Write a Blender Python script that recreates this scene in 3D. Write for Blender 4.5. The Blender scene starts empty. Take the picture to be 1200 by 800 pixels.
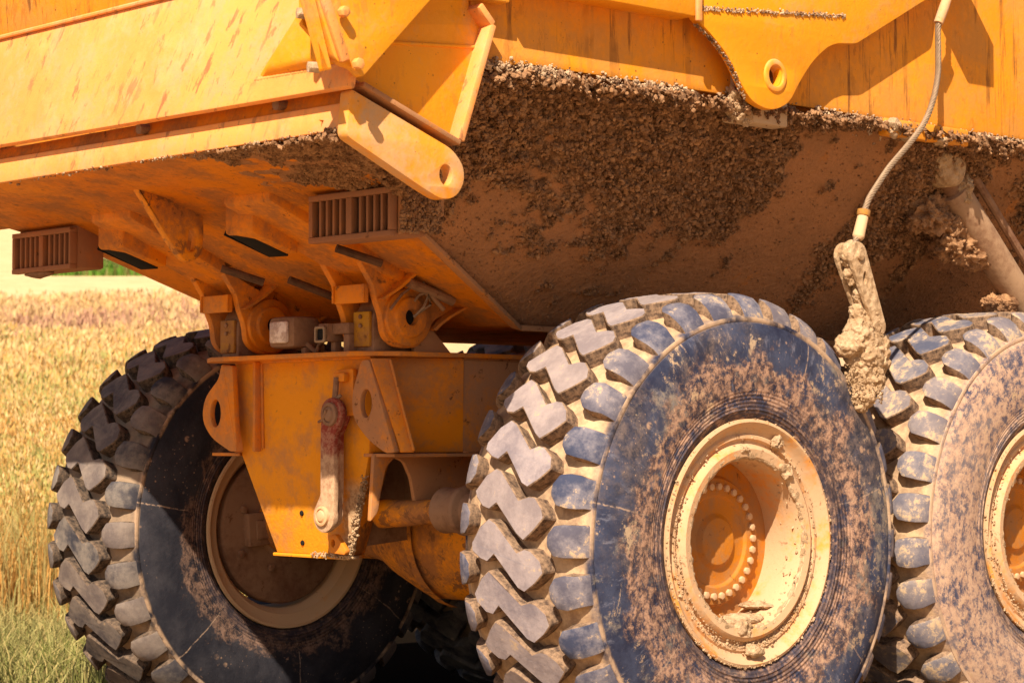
import bpy, bmesh, math, random
import numpy as np
from mathutils import Vector, Matrix, noise
random.seed(7); rng = np.random.default_rng(7)
S = bpy.context.scene
COL = S.collection
PI = math.pi

# ------------------------------------------------------------------ camera
TH = math.radians(42.8); PITCH = math.radians(2.502)
cam_d = bpy.data.cameras.new('camera'); cam = bpy.data.objects.new('camera', cam_d); COL.objects.link(cam)
cam_d.sensor_width = 36; cam_d.lens = 36*2700/1200; cam_d.clip_end = 2000; cam_d.clip_start = .1
CAM = Vector((6.377, -5.575, 1.111)); cam.location = CAM
Rv = Vector((math.sin(TH), math.cos(TH), 0)); D0 = Vector((-math.cos(TH), math.sin(TH), 0))
Dv = D0*math.cos(PITCH) + Vector((0, 0, 1))*math.sin(PITCH)
cam.rotation_euler = Dv.to_track_quat('-Z', 'Y').to_euler()
cam_d.dof.use_dof = True; cam_d.dof.focus_distance = 7.8; cam_d.dof.aperture_fstop = 7
S.camera = cam

# ------------------------------------------------------------------ light
SUN = Vector((1.0, -1.46, 1.66)).normalized()
w = bpy.data.worlds.new('World'); S.world = w; w.use_nodes = True
nt = w.node_tree; sky = nt.nodes.new('ShaderNodeTexSky'); sky.sky_type = 'NISHITA'; sky.sun_disc = False
sky.sun_elevation = math.asin(SUN.z); sky.sun_rotation = math.atan2(SUN.x, SUN.y)
sky.dust_density = 2.0; sky.air_density = 1.0
nt.links.new(sky.outputs[0], nt.nodes['Background'].inputs[0]); nt.nodes['Background'].inputs[1].default_value = .05
sd = bpy.data.lights.new('sun', 'SUN'); sd.energy = 5.0; sd.angle = math.radians(.5); sd.color = (1, .87, .68)
so = bpy.data.objects.new('sun', sd); COL.objects.link(so); so.rotation_euler = (-SUN).to_track_quat('-Z', 'Y').to_euler()
S.view_settings.view_transform = 'Standard'; S.view_settings.look = 'None'; S.view_settings.gamma = 1
S.view_settings.exposure = .84

# ------------------------------------------------------------------ materials
class N:
    def __init__(s, name):
        s.m = bpy.data.materials.new(name); s.m.use_nodes = True; s.t = s.m.node_tree
        s.b = s.t.nodes['Principled BSDF']; s.tc = s.t.nodes.new('ShaderNodeTexCoord').outputs['Object']
    def n(s, k, **p):
        x = s.t.nodes.new(k)
        for a, b in p.items(): setattr(x, a, b)
        return x
    def put(s, sock, v):
        if hasattr(v, 'is_output') or isinstance(v, bpy.types.NodeSocket): s.t.links.new(v, sock)
        else: sock.default_value = v
    def map(s, scale=(1, 1, 1), rot=(0, 0, 0)):
        x = s.n('ShaderNodeMapping'); s.put(x.inputs[0], s.tc); x.inputs['Scale'].default_value = scale; x.inputs['Rotation'].default_value = rot
        return x.outputs[0]
    def noise(s, scale, detail=6, rough=.6, vec=None, dist=0):
        x = s.n('ShaderNodeTexNoise'); s.put(x.inputs['Vector'], vec or s.tc); x.inputs['Scale'].default_value = scale
        x.inputs['Detail'].default_value = detail; x.inputs['Roughness'].default_value = rough; x.inputs['Distortion'].default_value = dist
        return x.outputs[0]
    def vor(s, scale, vec=None, feat='F1'):
        x = s.n('ShaderNodeTexVoronoi'); x.feature = feat; s.put(x.inputs['Vector'], vec or s.tc); x.inputs['Scale'].default_value = scale
        return x.outputs[0]
    def ramp(s, f, a, b, lo=0., hi=1.):
        x = s.n('ShaderNodeMapRange'); x.interpolation_type = 'SMOOTHSTEP'; s.put(x.inputs[0], f)
        for i, v in zip((1, 2, 3, 4), (a, b, lo, hi)): x.inputs[i].default_value = v
        return x.outputs[0]
    def math(s, op, a, b=0.):
        x = s.n('ShaderNodeMath', operation=op); s.put(x.inputs[0], a); s.put(x.inputs[1], b); return x.outputs[0]
    def mix(s, f, a, b):
        x = s.n('ShaderNodeMix', data_type='RGBA'); s.put(x.inputs[0], f)
        s.put(x.inputs[6], a if not isinstance(a, tuple) else (*a, 1)); s.put(x.inputs[7], b if not isinstance(b, tuple) else (*b, 1))
        return x.outputs[2]
    def fin(s, col, rough=.7, bump=None, bs=.3, bd=.004, metal=0., spec=.18):
        s.put(s.b.inputs['Base Color'], col if not isinstance(col, tuple) else (*col, 1)); s.put(s.b.inputs['Roughness'], rough)
        s.b.inputs['Metallic'].default_value = metal; s.b.inputs['Specular IOR Level'].default_value = spec
        if bump is not None:
            x = s.n('ShaderNodeBump'); x.inputs['Strength'].default_value = bs; x.inputs['Distance'].default_value = bd
            s.put(x.inputs['Height'], bump); s.t.links.new(x.outputs[0], s.b.inputs['Normal'])
        return s.m

TAN = (.50, .30, .155)
PAINT = (.80, .285, .008)
def paint(name, base=PAINT, dustc=(.42, .20, .085), dust=.5, rust=.5, rustc=(.12, .045, .018), streak=0, rough=.5, fs=5., drip=0., fade=.25):
    """dust, rust: 0 none .. 1 covered"""
    k = N(name)
    big = k.noise(fs, 9, .65)
    fine = k.noise(45, 7, .7)
    base2 = k.mix(k.ramp(k.noise(1.7, 4), .35, .7), base, (base[0]*.93, base[1]*.82, base[2]*.8))
    f = k.math('ADD', k.math('MULTIPLY', big, .7), k.math('MULTIPLY', fine, .3))
    c = k.mix(k.ramp(f, .68-.36*dust-.1, .68-.36*dust+.1, 0, .9), base2, dustc)
    if streak:
        m1 = k.n('ShaderNodeMapping'); k.put(m1.inputs[0], k.tc); m1.inputs['Rotation'].default_value = (0, -.38, 0)
        for sc_, lo, hi, am in (((26, 26, 7), .555, .62, 1.), ((60, 60, 12), .60, .66, .6), ((9, 9, 2.2), .50, .66, .5)):
            m2 = k.n('ShaderNodeMapping'); k.t.links.new(m1.outputs[0], m2.inputs[0]); m2.inputs['Scale'].default_value = sc_
            st = k.noise(1.0, 7, .68, vec=m2.outputs[0], dist=.3); bm_ = k.ramp(k.noise(2.6, 4, .6), .36, .58)
            c = k.mix(k.math('MULTIPLY', k.ramp(st, lo, hi, 0, streak*am), bm_), c, (dustc[0]*.62, dustc[1]*.50, dustc[2]*.40) if am == 1. else dustc)
    r = k.noise(17, 9, .75, dist=.3)
    c = k.mix(k.ramp(r, .74-.26*rust, .80-.26*rust, 0, .85), c, rustc)
    # rubbed and faded patches, fine scratches, dotted splashes
    c = k.mix(k.ramp(k.noise(3.3, 10, .78), .50, .68, 0, fade), c, tuple(min(.95, v*1.12+.05) for v in base))
    sc1 = k.noise(1., 4, .6, vec=k.map((160, 160, 9), (.5, .3, .1))); c = k.mix(k.math('MULTIPLY', k.ramp(sc1, .66, .70), k.ramp(k.noise(5), .5, .62, 0, .45)), c, dustc)
    for vs_, lo, hi, am in ((60, .05, .13, .75), (24, .05, .11, .8), (130, .08, .20, .55)):
        sp = k.ramp(k.vor(vs_), lo, hi, 1, 0); spm = k.ramp(k.noise(vs_*.16, 5, .7), .50, .58)
        c = k.mix(k.math('MULTIPLY', k.math('MULTIPLY', sp, spm), am), c, rustc if vs_ != 130 else dustc)
    if drip:
        dn = k.noise(1., 7, .72, vec=k.map((22, 22, 1.6))); dm = k.ramp(k.noise(2.2, 4), .42, .6)
        c = k.mix(k.math('MULTIPLY', k.ramp(dn, .53, .62), k.math('MULTIPLY', dm, drip)), c, (rustc[0]*1.3, rustc[1]*1.3, rustc[2]))
    ro = k.ramp(f, .68-.36*dust-.1, .68-.36*dust+.1, rough, .85)
    return k.fin(c, ro, k.math('ADD', fine, k.math('MULTIPLY', big, 2.)), .25, .006)

M = {}
M['paint'] = paint('yellow_paint', dust=.30, rust=.25)
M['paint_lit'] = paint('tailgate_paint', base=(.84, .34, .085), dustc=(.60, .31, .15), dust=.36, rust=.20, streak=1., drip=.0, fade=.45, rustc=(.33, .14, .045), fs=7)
M['paint_wall'] = paint('side_panel_paint', base=(.80, .305, .012), dustc=(.60, .25, .05), dust=.50, rust=.30, streak=.45, drip=.8)
M['paint_plate'] = paint('bracket_paint', base=(.84, .34, .012), dustc=(.62, .32, .10), dust=.26, rust=.22, streak=.35)
M['paint_arm'] = paint('arm_paint', base=(.82, .34, .03), dustc=(.58, .34, .17), dust=.52, rust=.16)
M['nose'] = None
k = N('nose_paint_and_mud'); sp_ = k.n('ShaderNodeSeparateXYZ'); k.put(sp_.inputs[0], k.tc)
e_ = k.math('ADD', sp_.outputs[0], k.math('ADD', k.math('MULTIPLY', k.math('SUBTRACT', 1.0, sp_.outputs[2]), .22), k.math('MULTIPLY', k.math('SUBTRACT', k.noise(9, 8, .7), .5), .25)))
f2 = k.noise(60, 9, .75); pb = k.mix(k.ramp(k.noise(6, 9, .7), .45, .65), (.80, .30, .012), (.55, .23, .06)); pb = k.mix(k.ramp(k.noise(40, 8, .75), .64, .69), pb, (.20, .09, .03)); pb = k.mix(k.ramp(k.noise(14, 10, .78), .60, .66, 0, .7), pb, (.36, .14, .04))
M['nose'] = k.fin(k.mix(k.math('MULTIPLY', k.ramp(e_, .19, .25), k.ramp(sp_.outputs[2], 1.0, .93)), pb, k.mix(k.ramp(f2, .38, .6), (.40, .22, .11), (.64, .43, .25))), .8, f2, .6, .005)
M['cyl_dust'] = paint('dusty_cylinder', base=(.22, .12, .07), dustc=(.40, .25, .15), dust=.6, rust=.45)
M['dark_steel'] = paint('dark_oily_steel', base=(.05, .025, .015), dustc=(.14, .07, .04), dust=.5, rust=.5)
M['tan_dust'] = paint('dust_caked_plate', base=(.40, .27, .17), dustc=(.50, .35, .22), dust=.7, rust=.25)
M['paint_under'] = paint('underside_paint', base=(.74, .235, .008), dustc=(.34, .14, .05), dust=.44, rust=.55, streak=.4)
M['paint_dusty'] = paint('dusty_paint', base=(.68, .23, .015), dustc=(.36, .18, .09), dust=.74, rust=.62)
M['paint_frame'] = paint('frame_paint', base=(.74, .245, .008), dustc=(.42, .18, .065), dust=.46, rust=.48)
M['paint_housing'] = paint('housing_paint', base=(.80, .29, .008), dustc=(.30, .13, .055), dust=.50, rust=.84, rustc=(.20, .085, .035))
M['paint_yellow'] = paint('worn_yellow_paint', base=(.45, .22, .01), dustc=(.3, .14, .06), dust=.5, rust=.7)
M['rim'] = paint('rim_paint', base=(.70, .29, .05), dustc=(.54, .36, .22), dust=.74, rust=.56, rustc=(.26, .13, .065), fs=9)
M['rim_ring'] = paint('rim_ring_paint', base=(.70, .28, .03), dustc=(.60, .41, .25), dust=.9, rust=.35)
M['hub'] = paint('hub_paint', base=(.50, .17, .008), dustc=(.34, .17, .07), dust=.48, rust=.50)
M['red'] = paint('red_paint', base=(.36, .03, .02), dustc=(.50, .30, .20), dust=.55, rust=.4)
k = N('red_link_paint'); sp_ = k.n('ShaderNodeSeparateXYZ'); k.put(sp_.inputs[0], k.tc)
f = k.math('ADD', sp_.outputs[2], k.math('MULTIPLY', k.math('SUBTRACT', k.noise(12, 8, .7), .5), .25)); f2 = k.noise(50, 8, .75)
red_ = k.mix(k.ramp(f2, .42, .62), (.24, .04, .025), (.36, .17, .11)); tan_ = k.mix(k.ramp(f2, .35, .6), (.34, .19, .11), (.52, .33, .20))
M['red'] = k.fin(k.mix(k.ramp(f, 1.04, 1.10), tan_, red_), .8, f2, .5, .004)
M['steel'] = paint('rusty_steel', base=(.17, .085, .05), dustc=(.30, .17, .10), dust=.6, rust=.5, rough=.65)
M['grille'] = paint('grille_paint', base=(.42, .15, .04), dustc=(.28, .13, .07), dust=.75, rust=.5)
k = N('black_rubber_part'); M['black'] = k.fin((.012, .011, .011), .8)
k = N('lamp_glass'); c = k.mix(k.ramp(k.noise(30), .4, .6), (.75, .62, .56), (.45, .32, .27)); M['glass'] = k.fin(c, .2, k.vor(90), .4, .003)
k = N('dry_mud'); f = k.noise(24, 10, .75); v = k.vor(38)
M['mud'] = k.fin(k.mix(k.ramp(f, .35, .65), (.42, .26, .14), (.64, .44, .27)), .95, k.math('ADD', f, k.math('MULTIPLY', v, .6)), .9, .02)
k = N('mud_crust')
at = k.n('ShaderNodeAttribute', attribute_name='crust').outputs['Fac']
f = k.noise(30, 11, .8); v = k.vor(60)
thin = k.mix(k.ramp(k.noise(4, 8, .7), .35, .65), (.34, .165, .08), (.43, .20, .09)); sy_ = k.n('ShaderNodeSeparateXYZ'); k.put(sy_.inputs[0], k.tc); thin = k.mix(k.math('MULTIPLY', k.ramp(k.noise(5, 8, .72), .60, .66), k.ramp(sy_.outputs[1], .35, .7, 0, .75)), thin, (.50, .19, .05))
thin = k.mix(k.ramp(k.noise(70, 6, .7), .62, .7), thin, (.12, .055, .03))
thick = k.mix(k.ramp(f, .38, .62), (.10, .048, .024), (.38, .20, .10))
M['crust'] = k.fin(k.mix(k.ramp(at, .15, .5), thin, thick), .95, k.math('ADD', f, k.math('MULTIPLY', v, .5)), .75, .014)
k = N('loose_clod'); f = k.noise(22, 9, .8); M['clod'] = k.fin(k.mix(k.ramp(f, .36, .64), (.15, .072, .036), (.42, .225, .11)), .95, k.noise(90, 6, .8), .7, .006)
k = N('crumbly_edge_mud'); f = k.noise(26, 9, .8); M['mud_edge'] = k.fin(k.mix(k.ramp(f, .42, .60), (.17, .085, .045), (.62, .43, .27)), .95, k.noise(90, 6, .8), .7, .006)
k = N('wire_rope'); M['rope'] = k.fin(k.mix(k.noise(60), (.17, .115, .075), (.42, .29, .19)), .55, k.noise(200), .3, .002, metal=.3)

def tyre_mat(name, mode):
    k = N(name)
    sep = k.n('ShaderNodeSeparateXYZ'); k.put(sep.inputs[0], k.tc)
    x, y, z = sep.outputs
    r = k.math('SQRT', k.math('ADD', k.math('POWER', y, 2.), k.math('POWER', z, 2.)))
    ang = k.math('ARCTAN2', y, z)
    comb = k.n('ShaderNodeCombineXYZ'); k.put(comb.inputs[0], k.math('MULTIPLY', r, 5.)); k.put(comb.inputs[1], k.math('MULTIPLY', ang, 9.)); k.put(comb.inputs[2], 0.)
    rad = k.noise(2.2, 9, .75, vec=comb.outputs[0])         # radial scuffs
    comb2 = k.n('ShaderNodeCombineXYZ'); k.put(comb2.inputs[0], k.math('MULTIPLY', r, 60.)); k.put(comb2.inputs[1], k.math('MULTIPLY', ang, 5.)); k.put(comb2.inputs[2], 0.)
    circ = k.noise(1.5, 8, .75, vec=comb2.outputs[0])
    n1 = k.noise(3.2, 9, .68); n2 = k.noise(26, 9, .8); n3 = k.noise(7, 6, .6)
    if mode == 'blue':
        rub = k.mix(k.ramp(n1, .35, .65), (.016, .018, .040), (.055, .064, .112))
        rub = k.mix(k.ramp(k.noise(5, 8, .75), .53, .64, 0, .9), rub, (.25, .205, .17))
        rub = k.mix(k.ramp(rad, .54, .66, 0, .8), rub, (.14, .14, .19))
        rub = k.mix(k.ramp(k.noise(1.9, 9, .72, dist=.6), .46, .62, 0, .75), rub, k.mix(k.ramp(n2, .40, .62), (.035, .03, .035), (.21, .145, .115)))
        rub = k.mix(k.ramp(k.noise(4.3, 10, .78, dist=.4), .59, .63, 0, .9), rub, (.44, .31, .20))
        dustc = k.mix(k.ramp(n2, .42, .60), (.10, .058, .05), (.46, .27, .18)); lim = .575; amt = .92
    elif mode == 'dark':
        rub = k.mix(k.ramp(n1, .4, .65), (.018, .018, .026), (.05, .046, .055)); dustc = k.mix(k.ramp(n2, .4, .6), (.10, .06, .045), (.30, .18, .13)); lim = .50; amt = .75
    else:
        rub = k.mix(k.ramp(n1, .38, .6), (.06, .06, .10), (.20, .16, .16)); dustc = k.mix(k.ramp(n2, .35, .6), (.34, .20, .145), (.54, .35, .24)); lim = .75; amt = .92
    e = k.math('ADD', r, k.math('MULTIPLY', k.math('SUBTRACT', n1, .5), .55))
    e = k.math('ADD', e, k.math('MULTIPLY', k.math('SUBTRACT', n3, .5), .25))
    zone = k.ramp(e, lim-.015, lim+.03, 1, 0)
    cb3 = k.n('ShaderNodeCombineXYZ'); k.put(cb3.inputs[0], k.math('MULTIPLY', r, 26.)); k.put(cb3.inputs[1], k.math('MULTIPLY', ang, 8.)); k.put(cb3.inputs[2], x)
    tang = k.noise(1.6, 10, .78, vec=cb3.outputs[0])
    streak = k.ramp(k.math('ADD', k.math('MULTIPLY', tang, .6), k.math('MULTIPLY', n2, .4)), .43, .53, 0, 1)
    dz = k.math('MULTIPLY', zone, k.math('MULTIPLY', streak, amt))
    c = k.mix(dz, rub, dustc)
    # pale radial scrape lines
    an = k.math('FRACT', k.math('ADD', k.math('MULTIPLY', ang, 7/(2*PI)), k.math('MULTIPLY', k.math('SUBTRACT', n3, .5), .05)))
    ln = k.math('MULTIPLY', k.ramp(k.math('ABSOLUTE', k.math('SUBTRACT', an, .5)), .002, .007, .75, 0), k.ramp(n2, .42, .55))
    c = k.mix(ln, c, (.40, .27, .19))
    if mode != 'dusty':
        for vs_, r0, r1 in ((11, .10, .16), (26, .10, .17), (60, .10, .2)):
            vm = k.math('MULTIPLY', k.ramp(k.vor(vs_, vec=None), r0, r1, 1, 0), k.ramp(k.noise(3.1, 5, .6), .50, .60)); vm = k.math('MULTIPLY', vm, k.ramp(n2, .40, .55))
            c = k.mix(k.math('MULTIPLY', vm, .85), c, (.42, .26, .17))
    sp = k.ramp(k.math('ADD', k.math('MULTIPLY', n3, .5), k.math('MULTIPLY', n2, .5)), .56 if mode != 'dark' else .60, .61 if mode != 'dark' else .635, 0, .85)
    c = k.mix(sp, c, (.46, .31, .19) if mode != 'dark' else (.42, .24, .15))
    # bead ring darker, scuffed in circles
    bead = k.ramp(r, .43, .47, 1, 0); c = k.mix(k.math('MULTIPLY', bead, k.ramp(circ, .42, .55, .15, .8)), c, (.045, .035, .045))
    # shoulder line holds dust
    edge = k.ramp(k.math('ABSOLUTE', k.math('SUBTRACT', r, .716)), .005, .014, .85, 0); c = k.mix(k.math('MULTIPLY', edge, k.ramp(n3, .42, .58)), c, (.50, .33, .21))
    # tread floor full of dried dust
    fl = k.ramp(k.math('ADD', r, k.math('MULTIPLY', n3, .01)), .727, .737); tread = k.mix(k.ramp(k.noise(14, 8, .7), .35, .65), (.30, .19, .12), (.58, .39, .23))
    if mode == 'dark': tread = k.mix(k.ramp(n1, .35, .6), (.09, .065, .05), (.32, .22, .145))  # darker floor, shade on the left tyres put into the dust colour
    c = k.mix(fl, c, tread)
    ring = k.math('SINE', k.math('MULTIPLY', r, 520.)); ringm = k.math('MULTIPLY', ring, k.ramp(r, .50, .46))
    h = k.math('ADD', k.math('MULTIPLY', n2, 1.), k.math('MULTIPLY', ringm, .35))
    return k.fin(c, k.ramp(n2, .4, .6, .62, .9), h, .55, .006, spec=.14)
def block_mat(name, mode):
    k = N(name)
    sep = k.n('ShaderNodeSeparateXYZ'); k.put(sep.inputs[0], k.tc); x, y, z = sep.outputs
    r = k.math('SQRT', k.math('ADD', k.math('POWER', y, 2.), k.math('POWER', z, 2.)))
    oi = k.n('ShaderNodeObjectInfo').outputs['Random']
    v = k.n('ShaderNodeVectorMath', operation='ADD'); k.put(v.inputs[0], k.tc)
    cb = k.n('ShaderNodeCombineXYZ'); k.put(cb.inputs[0], k.math('MULTIPLY', oi, 37.)); k.put(v.inputs[1], cb.outputs[0]); vec = v.outputs[0]
    a = k.noise(9, 8, .7, vec=vec); b = k.noise(40, 8, .75, vec=vec)
    if mode == 'centre': top = k.mix(k.ramp(a, .35, .65), (.20, .165, .185), (.36, .295, .30)); dd = .60
    elif mode == 'shoulder': top = k.mix(k.ramp(a, .38, .62), (.045, .052, .095), (.20, .18, .21)); dd = .57
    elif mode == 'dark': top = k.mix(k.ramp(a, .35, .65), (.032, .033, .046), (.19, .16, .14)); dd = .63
    elif mode == 'dusty': top = k.mix(k.ramp(a, .35, .65), (.08, .085, .13), (.26, .22, .22)); dd = .54
    top = k.mix(k.ramp(oi, 0, 1, 0, .35), top, (.30, .22, .18))
    top = k.mix(k.ramp(k.math('ADD', k.math('MULTIPLY', a, .5), k.math('MULTIPLY', b, .5)), dd-.04, dd+.04, 0, .9), top, (.52, .36, .22))
    c = top
    return k.fin(c, .75, b, .5, .005, spec=.14)
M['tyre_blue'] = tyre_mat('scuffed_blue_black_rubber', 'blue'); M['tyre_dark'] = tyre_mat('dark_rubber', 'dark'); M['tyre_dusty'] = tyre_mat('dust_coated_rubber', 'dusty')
k = N('shaded_dusty_block_side'); b_ = k.noise(40, 8, .75); M['blk_side'] = k.fin(k.mix(k.ramp(b_, .35, .62), (.065, .042, .034), (.30, .19, .12)), .9, b_, .5, .006)  # dust colour lowered to carry the shadow on the block sides
k = N('shaded_block_side'); b_ = k.noise(40, 8, .75); M['blk_side_dark'] = k.fin(k.mix(k.ramp(b_, .35, .65), (.02, .017, .017), (.17, .115, .08)), .9, b_, .5, .006)  # left wheel's copy, its shade put into the near-black colour
M['blk_c'] = block_mat('worn_tread_rubber', 'centre'); M['blk_s'] = block_mat('shoulder_rubber', 'shoulder')
M['blk_d'] = block_mat('dark_tread_rubber', 'dark'); M['blk_t'] = block_mat('dusty_tread_rubber', 'dusty')

# ------------------------------------------------------------------ helpers
def smooth(me, ang=35):
    me.polygons.foreach_set('use_smooth', [True]*len(me.polygons))
    me.set_sharp_from_angle(angle=math.radians(ang))
def obj(name, me, mat, parent=None, label=None, stuff=False):
    me.name = name
    o = bpy.data.objects.new(name, me); COL.objects.link(o)
    if not me.materials: me.materials.append(M[mat] if isinstance(mat, str) else mat)
    if parent: o.parent = parent
    if label: o['label'] = label
    if stuff: o['kind'] = 'stuff'
    return o
def empty(name, loc=(0, 0, 0), parent=None):
    o = bpy.data.objects.new(name, None); COL.objects.link(o); o.location = loc; o.empty_display_size = .1
    if parent: o.parent = parent
    return o
def bm_me(bm, bevel=0, seg=2, ang=35, sub=0):
    me = bpy.data.meshes.new('tmp'); bmesh.ops.recalc_face_normals(bm, faces=bm.faces); bm.to_mesh(me); bm.free()
    if bevel:
        o = bpy.data.objects.new('tmp', me); COL.objects.link(o)
        md = o.modifiers.new('b', 'BEVEL'); md.width = bevel; md.segments = seg; md.limit_method = 'ANGLE'; md.angle_limit = math.radians(30)
        dg = bpy.context.evaluated_depsgraph_get(); m2 = bpy.data.meshes.new_from_object(o.evaluated_get(dg))
        bpy.data.objects.remove(o); bpy.data.meshes.remove(me); me = m2
    smooth(me, ang); return me
def hexa(bm, v8):
    vs = [bm.verts.new(p) for p in v8]
    for f in ((0, 1, 2, 3), (7, 6, 5, 4), (0, 4, 5, 1), (1, 5, 6, 2), (2, 6, 7, 3), (3, 7, 4, 0)): bm.faces.new([vs[i] for i in f])
def box(bm, x0, x1, y0, y1, z0, z1): hexa(bm, [(x0, y0, z0), (x1, y0, z0), (x1, y1, z0), (x0, y1, z0), (x0, y0, z1), (x1, y0, z1), (x1, y1, z1), (x0, y1, z1)])
def boxo(name, x0, x1, y0, y1, z0, z1, mat, parent, bevel=.004, **k):
    bm = bmesh.new(); box(bm, x0, x1, y0, y1, z0, z1); return obj(name, bm_me(bm, bevel), mat, parent, **k)
def slab(bm, quad, thick):
    """quad of 3-D points thickened along its own normal (backwards)"""
    q = [Vector(p) for p in quad]; n = (q[1]-q[0]).cross(q[2]-q[0]).normalized()*thick
    vs = [bm.verts.new(p) for p in q] + [bm.verts.new(p-n) for p in q]; L = len(q)
    bm.faces.new(vs[:L]); bm.faces.new(vs[L:][::-1])
    for i in range(L): j = (i+1) % L; bm.faces.new((vs[i], vs[L+i], vs[L+j], vs[j]))
def slabo(name, quad, thick, mat, parent, bevel=.003, **k):
    bm = bmesh.new(); slab(bm, quad, thick); return obj(name, bm_me(bm, bevel), mat, parent, **k)
def rnd(pts, rad=.02, n=4):
    """round the corners of a polygon; rad may be per corner"""
    out = []; L = len(pts)
    for i, p in enumerate(pts):
        rr = p[2] if len(p) > 2 else rad
        a = Vector(pts[i-1][:2]); b = Vector(p[:2]); c = Vector(pts[(i+1) % L][:2])
        u = (a-b); v = (c-b); d = min(rr, u.length*.49, v.length*.49)
        if rr <= 0: out.append((b.x, b.y)); continue
        s = b+u.normalized()*d; e = b+v.normalized()*d
        for t in range(n+1):
            t /= n; q = s.lerp(b, t).lerp(b.lerp(e, t), t); out.append((q.x, q.y))
    return out
def circ(cx, cy, rx, ry=None, n=20): return [(cx+rx*math.cos(2*PI*i/n), cy+(ry or rx)*math.sin(2*PI*i/n)) for i in range(n)]
def plate_me(outer, holes, thick, axis, pos, bevel=.003):
    cu = bpy.data.curves.new('tmp', 'CURVE'); cu.dimensions = '2D'; cu.fill_mode = 'BOTH'; cu.extrude = thick/2-bevel; cu.bevel_depth = bevel; cu.bevel_resolution = 1; cu.offset = -bevel
    for pl in [outer]+list(holes):
        sp = cu.splines.new('POLY'); sp.points.add(len(pl)-1); sp.use_cyclic_u = True
        for p, q in zip(sp.points, pl): p.co = (q[0], q[1], 0, 1)
    o = bpy.data.objects.new('tmp', cu); COL.objects.link(o); dg = bpy.context.evaluated_depsgraph_get()
    me = bpy.data.meshes.new_from_object(o.evaluated_get(dg)); bpy.data.objects.remove(o); bpy.data.curves.remove(cu)
    if axis == 'X': me.transform(Matrix(((0, 0, 1, pos), (1, 0, 0, 0), (0, 1, 0, 0), (0, 0, 0, 1))))
    if axis == 'Y': me.transform(Matrix(((1, 0, 0, 0), (0, 0, -1, pos), (0, 1, 0, 0), (0, 0, 0, 1))))
    bm = bmesh.new(); bm.from_mesh(me); bmesh.ops.remove_doubles(bm, verts=bm.verts, dist=1e-5); bm.to_mesh(me); bm.free()
    smooth(me, 30); return me
def plate(name, outer, holes, thick, axis, pos, mat, parent, bevel=.003, **k): return obj(name, plate_me(outer, holes, thick, axis, pos, bevel), mat, parent, **k)
def tube(bm, pts, rad, n=10, cap=True):
    pts = [Vector(p) for p in pts]; rings = []; up = Vector((.3, .2, 1)).normalized()
    for i, p in enumerate(pts):
        t = (pts[min(i+1, len(pts)-1)]-pts[max(i-1, 0)]).normalized(); a = t.cross(up).normalized(); b = t.cross(a)
        r = rad[i] if isinstance(rad, (list, tuple)) else rad
        rings.append([bm.verts.new(p+(a*math.cos(2*PI*j/n)+b*math.sin(2*PI*j/n))*r) for j in range(n)])
    for A, B in zip(rings, rings[1:]):
        for j in range(n): bm.faces.new((A[j], A[(j+1) % n], B[(j+1) % n], B[j]))
    if cap: bm.faces.new(rings[0][::-1]); bm.faces.new(rings[-1])
def tubeo(name, pts, rad, mat, parent, n=14, **k):
    bm = bmesh.new(); tube(bm, pts, rad, n); return obj(name, bm_me(bm), mat, parent, **k)
def lathe(bm, prof, n=96, cy=0., cz=0., close=False):
    """revolve (x, r) about the X axis"""
    rings = []
    for x, r in prof:
        if r < 1e-4: rings.append([bm.verts.new((x, cy, cz))]); continue
        rings.append([bm.verts.new((x, cy-r*math.cos(2*PI*j/n), cz+r*math.sin(2*PI*j/n))) for j in range(n)])
    P = list(zip(rings, rings[1:])) + ([(rings[-1], rings[0])] if close else [])
    for A, B in P:
        for j in range(n):
            q = (j+1) % n
            if len(A) == 1: bm.faces.new((A[0], B[q], B[j]))
            elif len(B) == 1: bm.faces.new((A[j], A[q], B[0]))
            else: bm.faces.new((A[j], A[q], B[q], B[j]))
def copy(o, parent, **kw):
    c = o.copy(); COL.objects.link(c); c.parent = parent
    for a, b in kw.items(): setattr(c, a, b)
    return c
ICO = None
def crumbs_me(C_, S_, seed=0, flat=(1, 1, 1)):
    """many small angular crumbs: centres C_ (n,3) and radii S_ (n,)"""
    r_ = np.random.default_rng(seed); b = bmesh.new(); bmesh.ops.create_icosphere(b, subdivisions=1, radius=1)
    V0 = np.array([v.co for v in b.verts]); F0 = np.array([[v.index for v in f.verts] for f in b.faces]); b.free()
    n = len(C_); V = V0[None]*r_.uniform(.72, 1.2, (n, len(V0), 1)); ax_ = r_.uniform(.65, 1.35, (n, 1, 3)); V = V*ax_
    q = r_.normal(size=(n, 4)); q /= np.linalg.norm(q, axis=1)[:, None]; w_, x, y, z = q.T
    Rm = np.stack([1-2*(y*y+z*z), 2*(x*y-z*w_), 2*(x*z+y*w_), 2*(x*y+z*w_), 1-2*(x*x+z*z), 2*(y*z-x*w_), 2*(x*z-y*w_), 2*(y*z+x*w_), 1-2*(x*x+y*y)], 1).reshape(n, 3, 3)
    V = np.einsum('nij,nkj->nki', Rm, V)*np.array(S_)[:, None, None]*np.array(flat)+np.array(C_)[:, None, :]
    F = (np.arange(n)[:, None, None]*len(V0)+F0[None]).reshape(-1)
    me = bpy.data.meshes.new('tmp'); me.vertices.add(n*len(V0)); me.vertices.foreach_set('co', V.reshape(-1)); me.loops.add(len(F)); me.loops.foreach_set('vertex_index', F.astype(np.int32))
    m = len(F)//3; me.polygons.add(m); me.polygons.foreach_set('loop_start', (np.arange(m)*3).astype(np.int32)); me.polygons.foreach_set('loop_total', np.full(m, 3, np.int32)); me.update(calc_edges=True); smooth(me, 40); return me
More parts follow.
